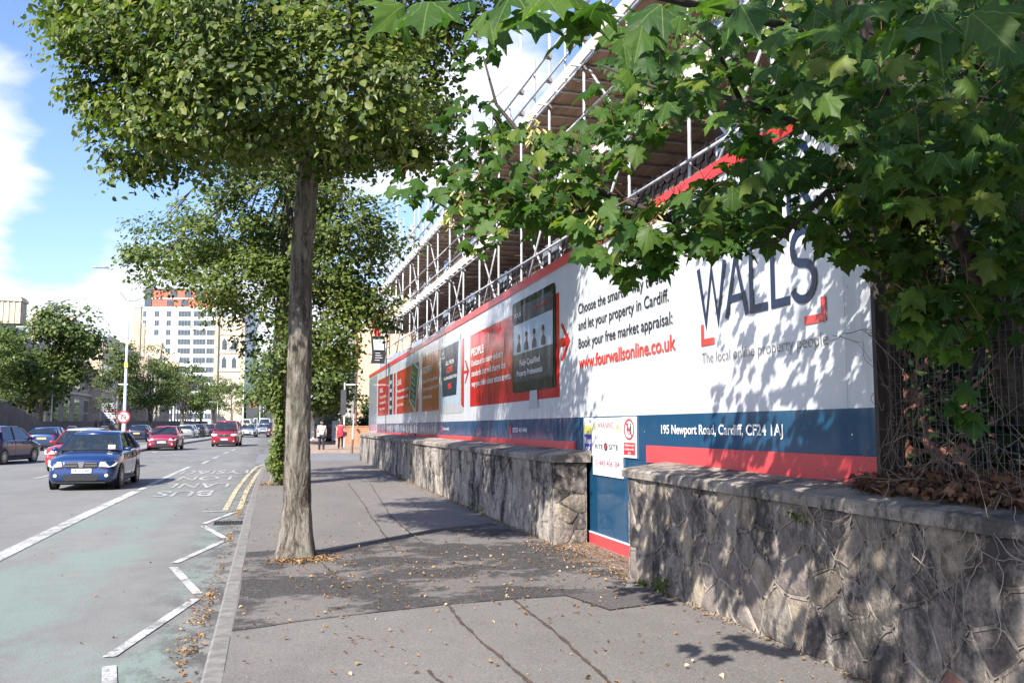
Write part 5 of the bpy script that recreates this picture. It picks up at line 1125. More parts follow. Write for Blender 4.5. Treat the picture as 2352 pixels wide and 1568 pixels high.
for x in (8, 12.5): MB().box((x, .7, zt_+.5), (x+2.2, .795, zt_+2.3), TM).build('window', M_wglass, tb_)
# church tower
ch = thing('church_tower', 'square stone church tower with twin pointed belfry openings in front of the tower block', 'church', (-11, 255, 0)); s_ = FPX/250; C0 = at(524, 900, 250); cw = 29/s_
MB().box((C0.x-cw, C0.y, 0), (C0.x+cw, C0.y+2*cw, 30)).build('wall', M_stoneL, ch)
for q in (-1, 1): MB().box((C0.x+q*cw-.5, C0.y-.6, 0), (C0.x+q*cw+.5, C0.y+.6, 30)).build('buttress', M_stoneW, ch)
for q in (-1.3, 1.3):
    for zc_ in (16.0, 21.0): MB().prism([(C0.x+q-.6, zc_), (C0.x+q+.6, zc_), (C0.x+q+.6, zc_+2.2), (C0.x+q, zc_+3.2), (C0.x+q-.6, zc_+2.2)], C0.y-.05, C0.y-.004, Matrix(((1, 0, 0, 0), (0, 0, 1, 0), (0, 1, 0, 0), (0, 0, 0, 1)))).build('belfry_opening', M_wglass, ch)
for z in (15, 20, 25): MB().box((C0.x-cw-.2, C0.y-.2, z), (C0.x+cw+.2, C0.y-.01, z+.3)).build('string_course', M_stoneW, ch)
dk = thing('dark_block', 'dark modern block with slanting end wall at the far end of the road', 'building', (2, 290, 0)); C1 = at(585, 930, 285)
MB().prism([(C1.x-2.5, 0), (C1.x+5.5, 0), (C1.x+5.5, 11), (C1.x+1.2, 10), (C1.x-2.5, 10)], C1.y, C1.y+15, Matrix(((1, 0, 0, 0), (0, 0, 1, 0), (0, 1, 0, 0), (0, 0, 0, 1)))).build('wall', pm('dark_cladding', (.06, .065, .075), .5), dk); MB().box((C1.x-1.5, C1.y-.1, 5.5), (C1.x+1, C1.y-.01, 8.5)).build('brick_panel', M_brickr, dk)
hz_ = thing('far_trees', 'hazy distant line of trees closing the street', 'trees', (0, 380, 0)); n = 26000; xx = rng.uniform(-260, 330, n); V, F = leaf_np(np.c_[xx, 385+rng.normal(0, 9, n), np.abs(rng.random(n))*(7+3.5*np.sin(xx*.07)+2*np.sin(xx*.21))], np.tile([-.3, -.6, .5], (n, 1)), rng.uniform(1., 2., n), LIME_V, LIME_F); bmesh_np('canopy', V, F, M_leafF, hz_, kind='stuff')

# ------------------------------------------------------------------ lamp posts and signs
M_pole = pm('lamp_grey_paint', (.48, .52, .53), .45, .1)
def lamp_post(label, x, y, h, arm, r=.085, zb=.13, brackets=(3.35, 5.6)):
    t = thing('lamp_post', label, 'lamp post', (x, y, zb), group='street lamps'); MB().tube([(x, y, zb), (x, y, zb+1.4), (x, y, zb+1.45), (x, y, zb+h)], [r*1.35, r*1.35, r, r*.45], 10).build('column', M_pole, t, smooth=True)
    z = zb+h; e = (x+arm[0], y+arm[1], z+.12); MB().tube([(x, y, z-.02), (x+arm[0]*.5, y+arm[1]*.5, z+.07), e], [.035, .03, .025], 6).build('arm', M_pole, t)
    d = Vector((arm[0], arm[1], 0)).normalized(); M_ = Matrix.Translation(e) @ Vector((1, 0, 0)).rotation_difference(d).to_matrix().to_4x4()
    mb = MB(); mb.loft([[M_ @ Vector((xx, yy*w, zz)) for yy, zz in ((-1, 0), (1, 0), (.7, .09), (-.7, .09))] for xx, w in ((-.05, .05), (.15, .12), (.6, .12), (.78, .05))]); hd_ = mb.build('lantern', pm('lantern_grey', (.22, .24, .26), .5), t)
    for b_ in brackets: MB().box((x-.35, y-.03, zb+b_), (x+.12, y+.03, zb+b_+.06)).build('bracket', M_frame, t)
    return t
s_ = 44.; xq, yq = gz(283, 966+1.47*s_, .13)
L1 = lamp_post('tall grey lamp post on the island carrying the round no U-turn sign', xq, yq, 9.35, (-1.05, -.1)); MB().box((xq-.09, yq-.12, 4.4), (xq+.09, yq-.10, 4.65)).build('number_plate', M_sy, L1)
MB().tube([(xq-.45, yq, 8.4), (xq-.1, yq, 7.95), (xq+.3, yq, 7.9), (xq+.9, yq, 8.25)], [.012, .015, .015, .01], 5).build('curled_bracket', M_steel, L1)
nu = thing('no_u_turn_sign', 'round white traffic sign with red ring and crossed U-turn arrow on the tall lamp post', 'traffic sign', (xq-.02, yq-.13, 1.6+.20)); yy = yq-.13; cz_ = 1.80
def disc(parent, nm, m, cx_, cz, r0, r1, y, a0=0, a1=360, n=28):
    mb = MB()
    for k in range(n):
        A_, B_ = R(a0+(a1-a0)*k/n), R(a0+(a1-a0)*(k+1)/n); mb.face([(cx_+r*math.cos(q), y, cz+r*math.sin(q)) for r, q in ((r0, A_), (r0, B_), (r1, B_), (r1, A_))][::-1])
    return mb.build(nm, m, parent)
MB().prism([(xq-.03+.325*math.cos(R(a)), cz_+.325*math.sin(R(a))) for a in range(0, 360, 15)], yy+.004, yy+.02, Matrix(((1, 0, 0, 0), (0, 0, 1, 0), (0, 1, 0, 0), (0, 0, 0, 1)))).build('disc', M_sw, nu)
disc(nu, 'red_ring', M_sr, xq-.03, cz_, .25, .325, yy); disc(nu, 'turn_arrow', M_sk, xq-.03, cz_+.02, .07, .115, yy-.002, 0, 180)
MB().face([(xq-.03-.115, yy-.002, cz_+.02), (xq-.03-.115, yy-.002, cz_-.13), (xq-.03-.07, yy-.002, cz_-.13), (xq-.03-.07, yy-.002, cz_+.02)]).build('turn_arrow', M_sk, nu); MB().face([(xq-.03+.05, yy-.002, cz_+.02), (xq-.03+.135, yy-.002, cz_+.02), (xq-.03+.092, yy-.002, cz_-.09)][::-1]).build('arrow_head', M_sk, nu)
MB().face([(xq-.03-.21, yy-.004, cz_+.16), (xq-.03+.17, yy-.004, cz_-.21), (xq-.03+.21, yy-.004, cz_-.17), (xq-.03-.17, yy-.004, cz_+.20)]).build('red_bar', M_sr, nu)
xq2, yq2 = gz(557, 997, .13); lamp_post('grey lamp post on the island just right of the red van', xq2, yq2, 9.0, (-1.0, 0), brackets=(5.9,))
P_ = at(127, 740, 82.7); lamp_post('lamp post with curved arm rising out of the broad tree at far left', P_.x, P_.y, P_.z-.3, (1.3, 0), .07, .12, ())
for k, (px_, top, dpt) in enumerate(((500, 925, 150), (598, 905, 190), (606, 915, 230))): P_ = at(px_, top, dpt); lamp_post(['thin lamp column above the parked cars', 'distant lamp column near the traffic lights', 'farthest lamp column by the ivy-clad trunk'][k], P_.x, P_.y, P_.z, (-1, 0), .09, .12, ())
ds = thing('direction_sign', 'large grey direction sign with brown strip and round symbol at far left', 'road sign', (-17.9, 111, .12)); A = at(232, 976, 104.6); B = at(272, 925, 104.6); dpx = (B-A); 
def spx(u, v, o_=0): return (A.x+(B.x-A.x)*u+o_*sa*-1, A.y+(B.y-A.y)*u-o_*ca, A.z+(B.z-A.z)*v)
def spr(nm, m, u0, u1, v0, v1, o_): MB().face([spx(u0, v0, o_), spx(u1, v0, o_), spx(u1, v1, o_), spx(u0, v1, o_)]).build(nm, m, ds)
mb = MB(); mb.loft([[spx(0, 0), spx(1, 0), spx(1, 1), spx(0, 1)], [spx(0, 0, -.06), spx(1, 0, -.06), spx(1, 1, -.06), spx(0, 1, -.06)]]); mb.build('panel', pm('grey_sign', (.27, .28, .31), .5, .03), ds)
spr('brown_strip', pm('brown_sign', (.16, .045, .03), .5), .17, .9, .58, .74, .02)
for u0, u1, v in ((.15, .6, .93), (.15, .8, .85), (.15, .4, .79), (.17, .85, .52), (.1, .8, .41), (.25, .7, .31)): spr('text_line', M_sw, u0, u1, v, v+.03, .02)
spr('text_line', M_sw, .22, .6, .68, .70, .04); spr('text_line', M_sw, .22, .75, .61, .63, .04)
mb = MB()
for k in range(20):
    a0, a1 = R(18*k), R(18*k+18); mb.face([spx(.4+r*math.cos(q)*1.25, .16+r*math.sin(q), .03) for r, q in ((.10, a0), (.10, a1), (.125, a1), (.125, a0))])
mb.build('round_symbol', M_sk, ds); spr('car_symbol', M_sk, .31, .49, .13, .19, .03); spr('arrow', M_sk, .05, .16, .15, .18, .03); spr('arrow', M_sk, .07, .10, .66, .78, .03)
for u in (.2, .8): a_ = spx(u, 0, -.1); MB().tube([(a_[0], a_[1], .12), (a_[0], a_[1], A.z+1.5)], .05, 6).build('post', M_pole, ds)
for k, px_ in enumerate((586, 600)):
    c_ = at(px_, 995, 150); tl = thing('traffic_light', ['traffic light with pale border, left of the pair at the far junction', 'traffic light showing green, right of the pair at the far junction'][k], 'traffic light', (c_.x, c_.y, .1))
    MB().tube([(c_.x, c_.y, .1), (c_.x, c_.y, c_.z+1.2)], .06, 6).build('post', M_steel, tl); MB().box((c_.x-.30, c_.y-.12, c_.z+1.1), (c_.x+.30, c_.y-.1, c_.z+2.5)).build('backing_board', M_frame, tl); MB().box((c_.x-.2, c_.y-.16, c_.z+1.2), (c_.x+.2, c_.y-.121, c_.z+2.4)).build('head', M_steel, tl)
    MB().prism([(c_.x+.13*math.cos(R(a)), c_.z+1.4+.13*math.sin(R(a))) for a in range(0, 360, 45)], c_.y-.175, c_.y-.162, Matrix(((1, 0, 0, 0), (0, 0, 1, 0), (0, 1, 0, 0), (0, 0, 0, 1)))).build('green_lens', pm('green_lens', (.02, .5, .35), .3), tl)

# ================================================================== vehicles
CS = .875
def paint(name, c, flake=.3):
    if name in MATS: return MATS[name]
    m, t, o = new_mat(name); g = G(t); p = g.pr((*c, 1), .32, coat=1., metallic=flake, spec=.5); g.l(p.outputs[0], o.inputs[0]); MATS[name] = m; return m
M_glassC = glass_mat('car_glass', (.02, .03, .035), .30); M_tyre = pm('tyre_rubber', (.018, .018, .018), .8, .1); M_rim = pm('alloy_rim', (.42, .42, .44), .3, .1, metallic=.8); M_plast = pm('black_plastic', (.016, .016, .017), .5, .1)
M_chrome = pm('chrome', (.65, .65, .67), .12, .02, metallic=1.); M_lamp = pm('headlamp', (.62, .64, .66), .08, .25, 18, coat=1.); M_amber = pm('amber_lens', (.55, .16, .03), .2); M_tail = pm('tail_lamp', (.42, .01, .012), .15, coat=1.); M_plw = pm('plate_white', (.75, .75, .72), .4); M_ply = pm('plate_yellow', (.72, .58, .14), .4); M_seat = pm('seat_cloth', (.06, .06, .065), .9); M_under = pm('dark_underside', (.01, .01, .01), .9)
def car(label, loc, heading, col, cat='car', name='car', L=4.06, W=1.73, H=1.53, nose=.86, hood=1.02, belt=1.0, yb1=.95, yr1=.25, yr2=-1.35, yb2=-1.88, wr=.315, fx=1.24, rx=-1.33, plate='', yellow=False, rails=False, roofm=None, driver=False, tall_tail=None, group=None, badge=None, grille='bars'):
    t = thing(name, label, cat, (loc[0], loc[1], 0), (0, 0, heading), group); t.scale = (CS,)*3; h = L/2; w = W/2; B = lambda mb, nm, m, p=t, **k: mb.build(nm, m, p, local=True, **k)
    st = [(h, .74, .30, nose-.30, nose-.24), (h-.03, .84, .24, nose-.16, nose-.09), (h-.16, .93, .20, nose-.08, nose+.0), (h-.45, .985, .19, nose-.0, nose+.06), (yb1+.05, 1., .19, belt-.05, hood), (yb1-.2, 1., .19, belt-.01, belt), (0, 1., .19, belt, belt), (-h*.5, 1., .19, belt+.03, belt+.03), (yb2+.05, .99, .20, belt+.06, belt+.06), (-h+.14, .95, .24, belt-.02, belt+.04), (-h+.02, .90, .30, belt-.10, belt-.02), (-h, .82, .36, belt-.2, belt-.12)]
    rings = []
    for y, k, zl, zs, zt in st:
        a = [(-w*k*.90, zl), (-w*k*.985, zl+.10), (-w*k, zl+.26), (-w*k, (zl+.26+zs)/2), (-w*k*.985, zs-.07), (-w*k*.94, zs), (-w*k*.60, zt)]; a = a+[(0, zt+.015)]+[(-x, z) for x, z in reversed(a)]; rings.append([(x, y, z) for x, z in a])
    B(MB().loft(rings), 'body', col, smooth=True)
    B(MB().box((-w*.86, -h+.25, .15), (w*.86, h-.25, .2)), 'underside', M_under)
    wb, wt = w*.925, w*.72; zr = H
    bf = [(-wb, yb1, belt+.0), (wb, yb1, belt+.0)]; zb_ = belt+.04
    ro = [[(-wt*k, y, z-.035), (-wt*.9*k, y, z), (0, y, z+.03), (wt*.9*k, y, z), (wt*k, y, z-.035), (wt*k*.9, y, z-.06), (0, y, z-.04), (-wt*k*.9, y, z-.06)] for y, z, k in ((yr1+.04, zr-.065, .97), (yr1-.2, zr-.02, 1), ((yr1+yr2)/2, zr, 1.01), (yr2+.15, zr-.04, .99), (yr2-.03, zr-.08, .95))]
    roof = B(MB().loft(ro), 'roof', roofm or col, smooth=True)
    zf_, zk = zr-.09, zr-.12
    for q in (-1, 1):
        A0 = (q*wb, yb1+.06, hood-.02); A1 = (q*wt*.96, yr1+.03, zf_); R0 = (q*wb*.97, yb2-.02, belt+.05); R1 = (q*wt*.94, yr2, zk); bm = (q*wb*1.0, -.42, belt+.01); bt_ = (q*wt, -.40, zr-.06); cm = (q*wb*.99, yb2+.45, belt+.04); ct = (q*wt*.98, yr2+.28, zk+.03)
        for (a, b, r_) in ((A0, A1, .035), (R0, R1, .06), (bm, bt_, .035), (cm, ct, .05)): B(MB().tube([a, b], r_, 6), 'pillar', col if r_ != .035 or a is A0 else M_plast)
        B(MB().face([(q*(wb+.002), yb1-.10, belt+.01), bm, bt_, (q*wt*.985, yr1-.02, zf_)][::q]), 'side_window', M_glassC); B(MB().face([bm, cm, ct, bt_][::q]), 'side_window', M_glassC); B(MB().face([cm, R0, R1, ct][::q]), 'side_window', M_glassC)
        mb = MB(); mb.loft([[(q*(w+a_), yb1-.16+b_*.055*k_, belt+.055+c_*.058*k_) for b_, c_ in ((-1, -.7), (-.3, -1), (.6, -.9), (1, 0), (.6, .8), (-.3, 1), (-1, .8))] for a_, k_ in ((-.10, .35), (-.01, .55), (.02, .9), (.10, 1.), (.145, .75))]); B(mb, 'mirror', col, smooth=True)
        for yy_ in (.28, -.72): B(MB().box((q*(w+.001), yy_, belt-.16), (q*(w+.022), yy_+.17, belt-.125)), 'door_handle', col)
        for yy_ in (yb1-.12, -.42, -1.12): B(MB().box((q*(w-.01), yy_, .32), (q*(w+.0015), yy_+.012, belt-.05)), 'door_gap', M_plast)
        B(MB().box((q*(w-.02), rx+.35, .22), (q*(w+.004), fx-.35, .28)), 'sill', M_plast)
        for y_ in (fx, rx):
            M_ = Matrix.Translation((q*(w+.003), y_, wr+.02)) @ Matrix.Rotation(R(90), 4, 'Y'); n_ = 20
            B(MB().prism([((wr+.055)*math.cos(2*math.pi*k/n_), (wr+.055)*math.sin(2*math.pi*k/n_)) for k in range(n_)], -.012, .0, M_), 'wheel_arch', M_plast)
            wh = bpy.data.objects.new('wheel', None); COL.objects.link(wh); wh.parent = t; wh.location = (q*(w-.07), y_, wr); mb = MB(); n_ = 24
            prof = [(-.09, wr*.62), (-.095, wr*.9), (-.07, wr), (.07, wr), (.088, wr*.93), (.085, wr*.66)]
            mb.loft([[(q*x_, r_*math.cos(2*math.pi*k/n_), r_*math.sin(2*math.pi*k/n_)) for k in range(n_)] for x_, r_ in prof]); B(mb, 'tyre', M_tyre, wh, smooth=False)
            mb = MB()
            for k in range(9):
                a0 = 2*math.pi*k/9; mb.face([(q*.088, .03*math.cos(a0-1.2), .03*math.sin(a0-1.2)), (q*.084, wr*.66*math.cos(a0-.13), wr*.66*math.sin(a0-.13)), (q*.084, wr*.66*math.cos(a0+.13), wr*.66*math.sin(a0+.13)), (q*.088, .03*math.cos(a0+1.2), .03*math.sin(a0+1.2))])
            mb.loft([[(q*.0865, r_*math.cos(2*math.pi*k/n_), r_*math.sin(2*math.pi*k/n_)) for k in range(n_)] for r_ in (wr*.62, wr*.70)], caps=False); mb.prism([(.045*math.cos(a), .045*math.sin(a)) for a in np.arange(0, 6.28, .8)], .08, .09, Matrix.Rotation(R(90*q), 4, 'Y')); B(mb, 'rim', M_rim, wh)
        zz_ = nose-.16; HL = [(q*w*.50, h+.014, zz_-.075), (q*w*.74, h-.008, zz_-.095), (q*w*.91, h-.10, zz_-.055), (q*w*.975, h-.32, zz_+.06), (q*w*.88, h-.17, zz_+.085), (q*w*.54, h-.0, zz_+.055)]
        hl_ = B(MB().loft([[(x*k_, y+d_, z) for x, y, z in HL] for k_, d_ in ((.97, -.05), (1.03, .032))]), 'headlight', M_lamp); B(MB().face([(x*1.032, y+.037, z) for x, y, z in ((HL[0][0]*.9+HL[1][0]*.1, HL[0][1], HL[0][2]), HL[1], (HL[1][0]*.98, HL[1][1]+.004, zz_-.075), (HL[0][0], HL[0][1], zz_-.055))][::q]), 'indicator', M_amber, hl_)
        M_ = Matrix.Translation((q*w*.72, h-.03, .40)) @ Matrix.Rotation(R(-90), 4, 'X'); fgl = B(MB().prism([(.075*math.cos(a), .06*math.sin(a)) for a in np.arange(0, 6.28, .4)], 0, .035, M_), 'fog_lamp', M_plast); B(MB().prism([(.045*math.cos(a), .045*math.sin(a)) for a in np.arange(0, 6.28, .5)], .036, .045, M_), 'lens', M_lamp, fgl)
        tz0, tz1 = (belt-.22, belt+.03) if not tall_tail else tall_tail; B(MB().face([(q*w*.66, -h+.0, tz0+.03), (q*w*.93, -h+.05, tz0), (q*w*.985, -h+.2, tz0+.06), (q*w*.965, -h+.16, tz1), (q*w*.80, -h-.005, tz1-.02), (q*w*.7, -h-.012, tz1-.06)][::-q]), 'tail_light', M_tail)
        if rails: B(MB().tube([(q*wt*.93, yr1-.1, zr+.0), (q*wt*.93, yr1-.25, zr+.07), (q*wt*.93, yr2+.3, zr+.06), (q*wt*.93, yr2+.15, zr-.02)], .018, 5), 'roof_rail', M_chrome)
        B(MB().box((q*.38-.24, -.05, .55), (q*.38+.24, .12, 1.16)), 'seat', M_seat); B(MB().box((q*.38-.12, -.02, 1.17), (q*.38+.12, .07, 1.32)), 'headrest', M_seat)
    B(MB().face([(-wb*.97, yb1+.09, hood-.0), (wb*.97, yb1+.09, hood-.0), (wt*.93, yr1+.06, zf_+.005), (-wt*.93, yr1+.06, zf_+.005)]), 'windscreen', M_glassC)
    B(MB().face([(-wb*.92, yb2-.05, belt+.07), (-wt*.86, yr2-.05, zk), (wt*.86, yr2-.05, zk), (wb*.92, yb2-.05, belt+.07)]), 'rear_window', M_glassC)
    B(MB().box((-w*.9, yb1-.45, belt-.05), (w*.9, yb1-.1, belt+.03)), 'dashboard', M_seat)
    B(MB().tube([(-wb*.9, yb1+.10, hood+.015), (0, yb1+.17, hood+.03), (wb*.9, yb1+.10, hood+.015)], .018, 4), 'wiper_cowl', M_plast)
    gz0, gz1 = nose-.25, nose-.11
    if grille == 'bars':
        gr = B(MB().prism([(-w*.47, gz0+.02), (-w*.40, gz0-.03), (w*.40, gz0-.03), (w*.47, gz0+.02), (w*.46, gz1), (-w*.46, gz1)], h-.02, h+.015, Matrix(((1, 0, 0, 0), (0, 0, 1, 0), (0, 1, 0, 0), (0, 0, 0, 1)))), 'grille', M_plast)
        for z in (gz0+.035, gz0+.10): 
            for q in (-1, 1): B(MB().box((q*.09, h+.016, z), (q*w*.45, h+.026, z+.018)) if q > 0 else MB().box((-w*.45, h+.016, z), (-.09, h+.026, z+.018)), 'chrome_bar', M_chrome, gr)
        B(MB().face([(-.085, h+.03, gz1), (-.045, h+.03, gz0), (.045, h+.03, gz0), (.085, h+.03, gz1)][::-1]), 'badge', M_chrome, gr)
    else:
        gr = B(MB().prism([(-w*.50, gz0-.06), (-w*.36, gz0-.15), (w*.36, gz0-.15), (w*.50, gz0-.06), (w*.34, gz0+.04), (-w*.34, gz0+.04)], h-.02, h+.016, Matrix(((1, 0, 0, 0), (0, 0, 1, 0), (0, 1, 0, 0), (0, 0, 0, 1)))), 'grille', M_plast)
        for k in range(4): B(MB().box((-w*.38, h+.017, gz0-.12+k*.04), (w*.38, h+.022, gz0-.11+k*.04)), 'chrome_bar', M_chrome, gr)
        B(MB().tube([(-w*.50, h+.02, gz0-.06), (-w*.36, h+.025, gz0-.16), (w*.36, h+.025, gz0-.16), (w*.50, h+.02, gz0-.06), (w*.34, h+.015, gz0+.045), (-w*.34, h+.015, gz0+.045), (-w*.50, h+.02, gz0-.06)], .012, 4), 'chrome_surround', M_chrome, gr)
    B(MB().prism([(-w*.52, .36), (-w*.44, .26), (w*.44, .26), (w*.52, .36), (w*.46, .42), (-w*.46, .42)], h-.05, h-.0+.006, Matrix(((1, 0, 0, 0), (0, 0, 1, 0), (0, 1, 0, 0), (0, 0, 0, 1)))), 'lower_intake', M_plast)
    B(MB().box((-w*.70, h-.06, .20), (w*.70, h+.01, .235)), 'chin_spoiler', M_plast); B(MB().box((-w*.8, -h-.012, .34), (w*.8, -h+.05, .46)), 'rear_bumper', M_plast)
    pz = .465 if grille == 'bars' else .47; pf_ = B(MB().box((-.26, h+.012, pz), (.26, h+.03, pz+.112)), 'front_plate', M_plw); B(MB().box((-.26, -h-.03, belt-.30), (.26, -h-.013, belt-.19)), 'rear_plate', M_ply)
    if plate: letter(plate, -.215, .235, pz+.018, .078, lambda x, y: (-x, h+.034, y), 'lettering', M_sk, pf_, .01, local=True); B(MB().box((.225, h+.0302, pz), (.26, h+.032, pz+.112)), 'blue_strip', pm('plate_blue', (.02, .04, .4), .4), pf_)
    if driver:
        for q, hc, tc_ in ((.38, (.42, .27, .20), (.10, .10, .12)), (-.38, (.45, .30, .23), (.35, .05, .06))):
            pass
    return t
# people: one continuous skinned body, clothing as slightly larger skins
def skin(name, V, Ed, Rd, m, parent, sub=1, loc=(0, 0, 0)):
    me = bpy.data.meshes.new(name); me.from_pydata(V, Ed, []); me.materials.append(m); o = bpy.data.objects.new(name, me); COL.objects.link(o); o.parent = parent; o.location = loc
    mod = o.modifiers.new('skin', 'SKIN'); sl = me.skin_vertices[0].data
    for i, r in enumerate(Rd): sl[i].radius = (r, r) if isinstance(r, (int, float)) else r
    sl[0].use_root = True; mod.use_smooth_shade = True; o.modifiers.new('sub', 'SUBSURF').levels = sub; o.modifiers['sub'].render_levels = sub; return o
M_skin = pm('skin', (.45, .27, .19), .6, .08, 9)
def person(label, loc, heading, hair, top, legs, shoes, stride=.12, kind='man', group=None, H=1.72):
    k = H/1.72*CS*1.03; t = thing('person', label, 'person', loc, (0, 0, heading), group); t.scale = (k,)*3
    st = stride; sw = .19 if kind == 'man' else .165; J = {'pelvis': (0, 0, .93), 'waist': (0, 0, 1.08), 'chest': (0, .01, 1.30), 'neck': (0, 0, 1.46), 'head0': (0, .015, 1.55), 'head1': (0, .02, 1.64),
      'shl': (-sw, 0, 1.40), 'ell': (-sw-.06, -.03, 1.13), 'wrl': (-sw-.05, .06, .90), 'shr': (sw, 0, 1.40), 'elr': (sw+.06, -.02, 1.13), 'wrr': (sw+.05, .05, .90),
      'hl': (-.09, 0, .88), 'kl': (-.10, st*.6, .50), 'al': (-.10, st, .09), 'tl': (-.11, st+.13, .045), 'hr': (.09, 0, .88), 'kr': (.10, -st*.2, .49), 'ar': (.10, -st*1.1, .10), 'tr': (.11, -st*1.1+.13, .045)}
    rad = dict(pelvis=(.15, .11), waist=(.13, .10), chest=(.16, .11), neck=.055, head0=.085, head1=.09, shl=.06, ell=.042, wrl=.03, shr=.06, elr=.042, wrr=.03, hl=.09, kl=.06, al=.04, tl=.035, hr=.09, kr=.06, ar=.04, tr=.035)
    ed = [('pelvis', 'waist'), ('waist', 'chest'), ('chest', 'neck'), ('neck', 'head0'), ('head0', 'head1'), ('chest', 'shl'), ('shl', 'ell'), ('ell', 'wrl'), ('chest', 'shr'), ('shr', 'elr'), ('elr', 'wrr'), ('pelvis', 'hl'), ('hl', 'kl'), ('kl', 'al'), ('al', 'tl'), ('pelvis', 'hr'), ('hr', 'kr'), ('kr', 'ar'), ('ar', 'tr')]
    def hand(s_, w_):
        b = Vector(J[w_]); out = []
        for i, (dx, dz) in enumerate(((-.02, -.15), (-.007, -.165), (.007, -.16), (.02, -.14))): out.append((b+Vector((0, dx*1.3, -.06)), b+Vector((0, dx*1.6, dz))))
        out.append((b+Vector((-s_*.01, .02, -.04)), b+Vector((-s_*.03, .045, -.09)))); return out
    ks = list(J); V = [J[a] for a in ks]; Rd = [rad[a] for a in ks]; E_ = [(ks.index(a), ks.index(b)) for a, b in ed]
    for s_, w_ in ((-1, 'wrl'), (1, 'wrr')):
        pi = len(V); V.append(tuple(Vector(J[w_])+Vector((0, .01, -.06)))); Rd.append(.028); E_.append((ks.index(w_), pi))
        for a, b in hand(s_, w_): V.append(tuple(b)); Rd.append(.010); E_.append((pi, len(V)-1))
    skin('body', V, E_, Rd, M_skin, t, 1)
    def sub(nm, names, edges, grow, m, over={}): return skin(nm, [J[a] if a not in over else over[a] for a in names], [(names.index(a), names.index(b)) for a, b in edges], [tuple(np.array(rad[a])+grow) if isinstance(rad[a], tuple) else rad[a]+grow for a in names], m, t, 1)
    sub('shirt', ['waist', 'pelvis', 'chest', 'shl', 'ell', 'shr', 'elr'], [('waist', 'pelvis'), ('waist', 'chest'), ('chest', 'shl'), ('shl', 'ell'), ('chest', 'shr'), ('shr', 'elr')], .022, top, {'ell': tuple((Vector(J['shl'])+Vector(J['ell']))/2), 'elr': tuple((Vector(J['shr'])+Vector(J['elr']))/2)})
    sub('trousers', ['pelvis', 'hl', 'kl', 'al', 'hr', 'kr', 'ar'], [('pelvis', 'hl'), ('hl', 'kl'), ('kl', 'al'), ('pelvis', 'hr'), ('hr', 'kr'), ('kr', 'ar')], .018, legs)
    for a, b in (('al', 'tl'), ('ar', 'tr')): skin('shoe', [J[a][:2]+(.06,), J[b]], [(0, 1)], [.052, .045], shoes, t, 1)
    skin('hair', [(0, -.02, 1.60), (0, -.015, 1.68), (0, -.04, 1.56)], [(0, 1), (0, 2)], [.088, .085, .06], hair, t, 1)
    for q in (-1, 1): MB().prism([(.012*math.cos(a), .02*math.sin(a)) for a in np.arange(0, 6.28, .8)], .084, .098, Matrix.Translation((0, .02, 1.60)) @ Matrix.Rotation(R(90*q), 4, 'Y')).build('ear', M_skin, t, local=True)
    MB().face([(-.012, .105, 1.585), (.012, .105, 1.585), (0, .125, 1.59), (0, .108, 1.63)]).build('nose', M_skin, t, local=True)
    return t
hb_ = pm('brown_hair', (.07, .035, .02), .7); hg_ = pm('grey_hair', (.16, .14, .13), .7); cw_ = pm('white_shirt', (.72, .73, .75), .8, .06); cn = pm('navy_trousers', (.018, .02, .03), .85); cr_ = pm('red_top', (.55, .04, .07), .8, .1); bk = pm('black_leather', (.02, .018, .018), .5); gr_ = pm('pale_shoe', (.5, .48, .45), .7)
mx, my = gz(738, 1036, .05); p1 = person('man walking away in white short-sleeved shirt and dark trousers with a crossbody bag', (mx, my, .02), R(4), hg_, cw_, cn, gr_, .12, 'man', 'pedestrians', 1.76)
for (x0, x1, y_) in ((.17, -.17, -.13),): MB().tube([(x0, -.06, 1.43), (0, y_, 1.2), (x1, -.1, .98)], .010, 4).build('bag_strap', bk, p1, local=True)
MB().box((-.24, -.16, .86), (-.10, -.02, 1.04)).build('bag', pm('pale_bag', (.55, .6, .66), .7), p1, local=True)
wx, wy = gz(782, 1031, .13); p2_ = person('woman walking away in red top with red jacket tied round waist and black bag', (wx, wy, .12), R(-3), pm('auburn_hair', (.13, .04, .02), .7), cr_, cn, bk, .08, 'woman', 'pedestrians', 1.66)
mb = MB(); mb.loft([[(rr_*math.cos(R(a))*1.1, rr_*math.sin(R(a))*.8-.01, z_+.05*math.sin(a*.05)) for a in range(0, 360, 24)] for z_, rr_ in ((1.10, .155), (1.0, .19), (.88, .215), (.74, .22))], caps=False); mb.build('tied_jacket', pm('bright_red_jacket', (.62, .02, .045), .8), p2_, local=True, smooth=True)
MB().tube([(-.15, -.05, 1.44), (.02, -.14, 1.25), (.2, -.12, 1.0)], .010, 4).build('bag_strap', bk, p2_, local=True); mb = MB(); mb.loft([[(x_, y_, z_) for y_, z_ in ((-.17, .80), (-.02, .80), (.0, .98), (-.1, 1.04), (-.18, .98))] for x_ in (.12, .36)]); mb.build('handbag', bk, p2_, local=True)
p3x = at(337, 1000, 115); person('distant pedestrian in black by the low dark wall across the road', (-17.9, 106, .12), R(0), hb_, bk, bk, bk, .1, 'woman', 'pedestrians', 1.7)

